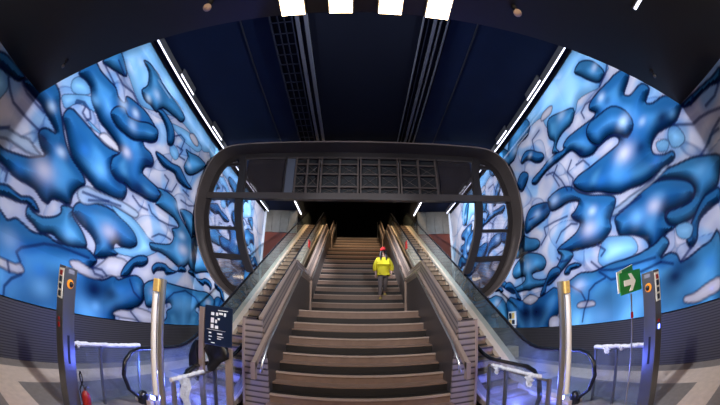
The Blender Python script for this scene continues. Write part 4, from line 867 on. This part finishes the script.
# ------------------------------------------------------------------ wall notice, stone blocks
t = thing('wall_notice', 'small framed orange and white notice on the lower right wall', 'notice', (5.66, 10.2, 1.35))
MB().box(5.655, 5.695, 9.93, 10.47, 1.20, 1.72).build('frame', M['white'], t)
nb = MB(); nb.box(5.645, 5.654, 10.0, 10.2, 1.45, 1.67, 0); nb.box(5.645, 5.654, 10.24, 10.42, 1.45, 1.67, 1); nb.box(5.645, 5.654, 10.0, 10.2, 1.24, 1.40, 1); nb.box(5.645, 5.654, 10.24, 10.42, 1.24, 1.40, 0)
nb.build('notice_print', [M['amber'], M['signb']], t)
for sx, nm in ((-1, 'left'), (1, 'right')):
    tag(MB().box(sx*4.75, sx*5.62, 9.65, 10.3, 0, .42).build('stone_block', M['stone'], bevel=.01), 'beige stone block on the floor behind the %s escalator foot' % nm, 'block', 'stone blocks at the wall foot')

# ------------------------------------------------------------------ person coming down the stairs
px, py = .95, 11.25; zf = Zn(6)+.171          # right foot on the dark step above nosing six
pr = thing('person', 'person in a bright yellow padded jacket and red cap walking down the stairs', 'person', (px, py, zf))
def skinmesh(name, verts, edges, radii, mat, parent, sub=2, root=0):
    off = Vector(parent['_w'])
    me = bpy.data.meshes.new(name); me.from_pydata([tuple(Vector(v)*S-off) for v in verts], edges, []); me.materials.append(mat)
    o = bpy.data.objects.new(name, me); COL.objects.link(o); o.parent = parent; o['_w'] = tuple(off)
    s_ = o.modifiers.new('skin', 'SKIN'); s_.use_smooth_shade = True
    for i, d in enumerate(me.skin_vertices[0].data):
        r = radii[i]; r = (r, r) if not isinstance(r, tuple) else r
        d.radius = (r[0]*S, r[1]*S); d.use_root = (i == root)
    ss = o.modifiers.new('sub', 'SUBSURF'); ss.levels = sub; ss.render_levels = sub
    return o
fR, fL = (px-.13, py-.02, zf), (px+.06, py+.27, zf+.171)
H_ = 1.96
vs = [(px, py+.10, zf+.98), (px, py+.08, zf+1.18), (px, py+.06, zf+1.42), (px, py+.05, zf+1.58), (px, py+.03, zf+1.68), (px, py+.02, zf+1.76), (px, py+.0, zf+1.87),   # 0-6 pelvis..crown
      (px-.11, py+.07, zf+.92), (px-.12, py-.01, zf+.50), (fR[0], fR[1]+.05, fR[2]+.09), (fR[0], fR[1]-.13, fR[2]+.04),   # 7-10 right leg
      (px+.09, py+.10, zf+.92), (px+.08, py+.12, zf+.60), (fL[0], fL[1]+.05, fL[2]+.09), (fL[0], fL[1]-.12, fL[2]+.04),   # 11-14 left leg
      (px-.20, py+.06, zf+1.50), (px-.31, py+.08, zf+1.24), (px-.30, py-.02, zf+1.02), (px-.29, py-.05, zf+.95),   # 15-18 right arm
      (px+.20, py+.06, zf+1.50), (px+.31, py+.08, zf+1.24), (px+.30, py-.02, zf+1.02), (px+.29, py-.05, zf+.95)]   # 19-22 left arm
ed = [(0, 1), (1, 2), (2, 3), (3, 4), (4, 5), (5, 6), (0, 7), (7, 8), (8, 9), (9, 10), (0, 11), (11, 12), (12, 13), (13, 14), (3, 15), (15, 16), (16, 17), (17, 18), (3, 19), (19, 20), (20, 21), (21, 22)]
ra = [(.16, .12), (.15, .11), (.17, .12), (.12, .10), .058, .085, .075, .10, .065, .045, .04, .10, .065, .045, .04, .065, .05, .036, .032, .065, .05, .036, .032]
# fingers: five short chains per hand
for sx, w in ((-1, 18), (1, 22)):
    hx, hy, hz = vs[w]
    for k, (dx, dy, L_) in enumerate(((-.028, -.01, .075), (-.01, -.012, .088), (.01, -.012, .085), (.026, -.008, .066))):
        a = len(vs); vs.append((hx+dx, hy+dy, hz-.06)); vs.append((hx+dx*1.1, hy+dy-.02, hz-.06-L_*.55)); vs.append((hx+dx*1.1, hy+dy-.005, hz-.06-L_))
        ed += [(w, a), (a, a+1), (a+1, a+2)]; ra += [.011, .010, .008]
    a = len(vs); vs.append((hx-sx*.035, hy-.03, hz-.02)); vs.append((hx-sx*.048, hy-.045, hz-.06)); ed += [(w, a), (a, a+1)]; ra += [.012, .009]
body = skinmesh('body', vs, ed, ra, M['skin'], pr)
# face features
hd = (px, py+.0, zf+1.80)
MB().ball((hd[0], hd[1]-.088, hd[2]-.01), .016, 0, 8, 6, (.8, 1.2, 1.5)).build('nose', M['skin'], pr)
for s_ in (-1, 1): MB().ball((hd[0]+s_*.085, hd[1], hd[2]), .02, 0, 8, 6, (.5, .8, 1.4)).build('ear', M['skin'], pr)
MB().box(hd[0]-.025, hd[0]+.025, hd[1]-.085, hd[1]-.072, hd[2]-.052, hd[2]-.044).build('mouth', M['red'], pr)
for s_ in (-1, 1): MB().ball((hd[0]+s_*.032, hd[1]-.078, hd[2]+.02), .012, 0, 8, 6).build('eye', M['hair'], pr)
hr = MB()
hr.ball((hd[0], hd[1]+.03, hd[2]+.03), .105, 0, 16, 10, (1, 1, 1.05))
for s_ in (-1, 1): hr.tube([(hd[0]+s_*.075, hd[1]-.005, hd[2]+.05), (hd[0]+s_*.10, hd[1]-.03, hd[2]-.08), (hd[0]+s_*.11, hd[1]-.05, hd[2]-.20), (hd[0]+s_*.10, hd[1]-.06, hd[2]-.33)], [.04, .05, .045, .02], 8)
hr.build('hair', M['hair'], pr)
cp = MB(); cp.lathe([(.112, 0), (.118, .03), (.115, .06), (.10, .10), (.07, .135), (.03, .15)], (hd[0], hd[1]+.01, hd[2]+.055), 20)
cp.prism([(hd[0]-.08, hd[1]-.08), (hd[0]+.08, hd[1]-.08), (hd[0]+.06, hd[1]-.17), (hd[0]-.06, hd[1]-.17)], 2, hd[2]+.055, hd[2]+.07)
cp.build('cap', M['cap'], pr)
jv = [(px, py+.08, zf+1.02), (px, py+.08, zf+1.12), (px, py+.06, zf+1.30), (px, py+.05, zf+1.46), (px, py+.04, zf+1.60),
      (px-.21, py+.06, zf+1.50), (px-.32, py+.07, zf+1.26), (px-.32, py-.0, zf+1.06), (px+.21, py+.06, zf+1.50), (px+.32, py+.07, zf+1.26), (px+.32, py-.0, zf+1.06)]
je = [(0, 1), (1, 2), (2, 3), (3, 4), (3, 5), (5, 6), (6, 7), (3, 8), (8, 9), (9, 10)]
skinmesh('jacket', jv, je, [(.24, .17), (.25, .18), (.24, .17), (.20, .15), .09, .11, .10, .075, .11, .10, .075], M['jacket'], pr, root=1)
lv = [(px, py+.10, zf+1.02), (px-.10, py+.07, zf+.88), (px-.12, py-.01, zf+.50), (fR[0], fR[1]+.05, fR[2]+.13), (px+.09, py+.10, zf+.88), (px+.08, py+.12, zf+.60), (fL[0], fL[1]+.05, fL[2]+.13)]
skinmesh('trousers', lv, [(0, 1), (1, 2), (2, 3), (0, 4), (4, 5), (5, 6)], [(.18, .15), .115, .082, .065, .115, .082, .065], M['trous'], pr)
for f in (fR, fL):
    s_ = MB(); s_.box(f[0]-.05, f[0]+.05, f[1]-.20, f[1]+.09, f[2], f[2]+.03)
    s_.ball((f[0], f[1]-.06, f[2]+.035), .06, 0, 12, 8, (.85, 2.1, .9)); s_.build('shoe', M['shoe'], pr)

# ------------------------------------------------------------------ warm lamps of the upper hall, unseen fill over the platform
for x, y in ((-1.9, 13.2), (1.9, 13.2), (-1.9, 17.0), (1.9, 17.0)):
    t = thing('downlight', 'warm round downlight in the high ceiling of the stair shaft', 'light', (x, y, 12.6), 'downlights above the stair head')
    MB().lathe([(.22, -.12), (.22, 0)], (x, y, 12.6), 20).build('housing', M['dsteel'], t)
    MB().lathe([(.18, -.13), (.18, -.121)], (x, y, 12.6), 20).build('lens', M['downl'], t)
    l = bpy.data.lights.new('downlight_beam', 'SPOT'); l.energy = UPPER; l.color = (1.0, .76, .48); l.spot_size = math.radians(64); l.spot_blend = .8; l.shadow_soft_size = .15
    o = bpy.data.objects.new('downlight_beam', l); COL.objects.link(o); o.location = Vector((x, y, 12.4))*S; o.rotation_euler = (math.radians(27), 0, 0)
# unseen platform lamps behind the camera, warm fill facing the stairs
for x in (-2.4, 0, 2.4):
    t = thing('platform_fill', 'unseen warm rectangular fill light over the platform behind the viewpoint', 'light', (x, -3, 4.54), 'unseen platform fill lights')
    MB().box(x-.5, x+.5, -3.3, -2.7, 4.47, 4.54).build('housing', M['dsteel'], t)
    area('platform_beam', (x, -3, 4.46), .9, .5, PLAT, (1.0, .80, .60), (math.radians(38), 0, 0))

w = bpy.data.worlds.new('world'); SC.world = w; w.use_nodes = True
w.node_tree.nodes['Background'].inputs[0].default_value = (.25, .3, .5, 1); w.node_tree.nodes['Background'].inputs[1].default_value = .02

for o in list(COL.objects):
    if '_w' in o: del o['_w']
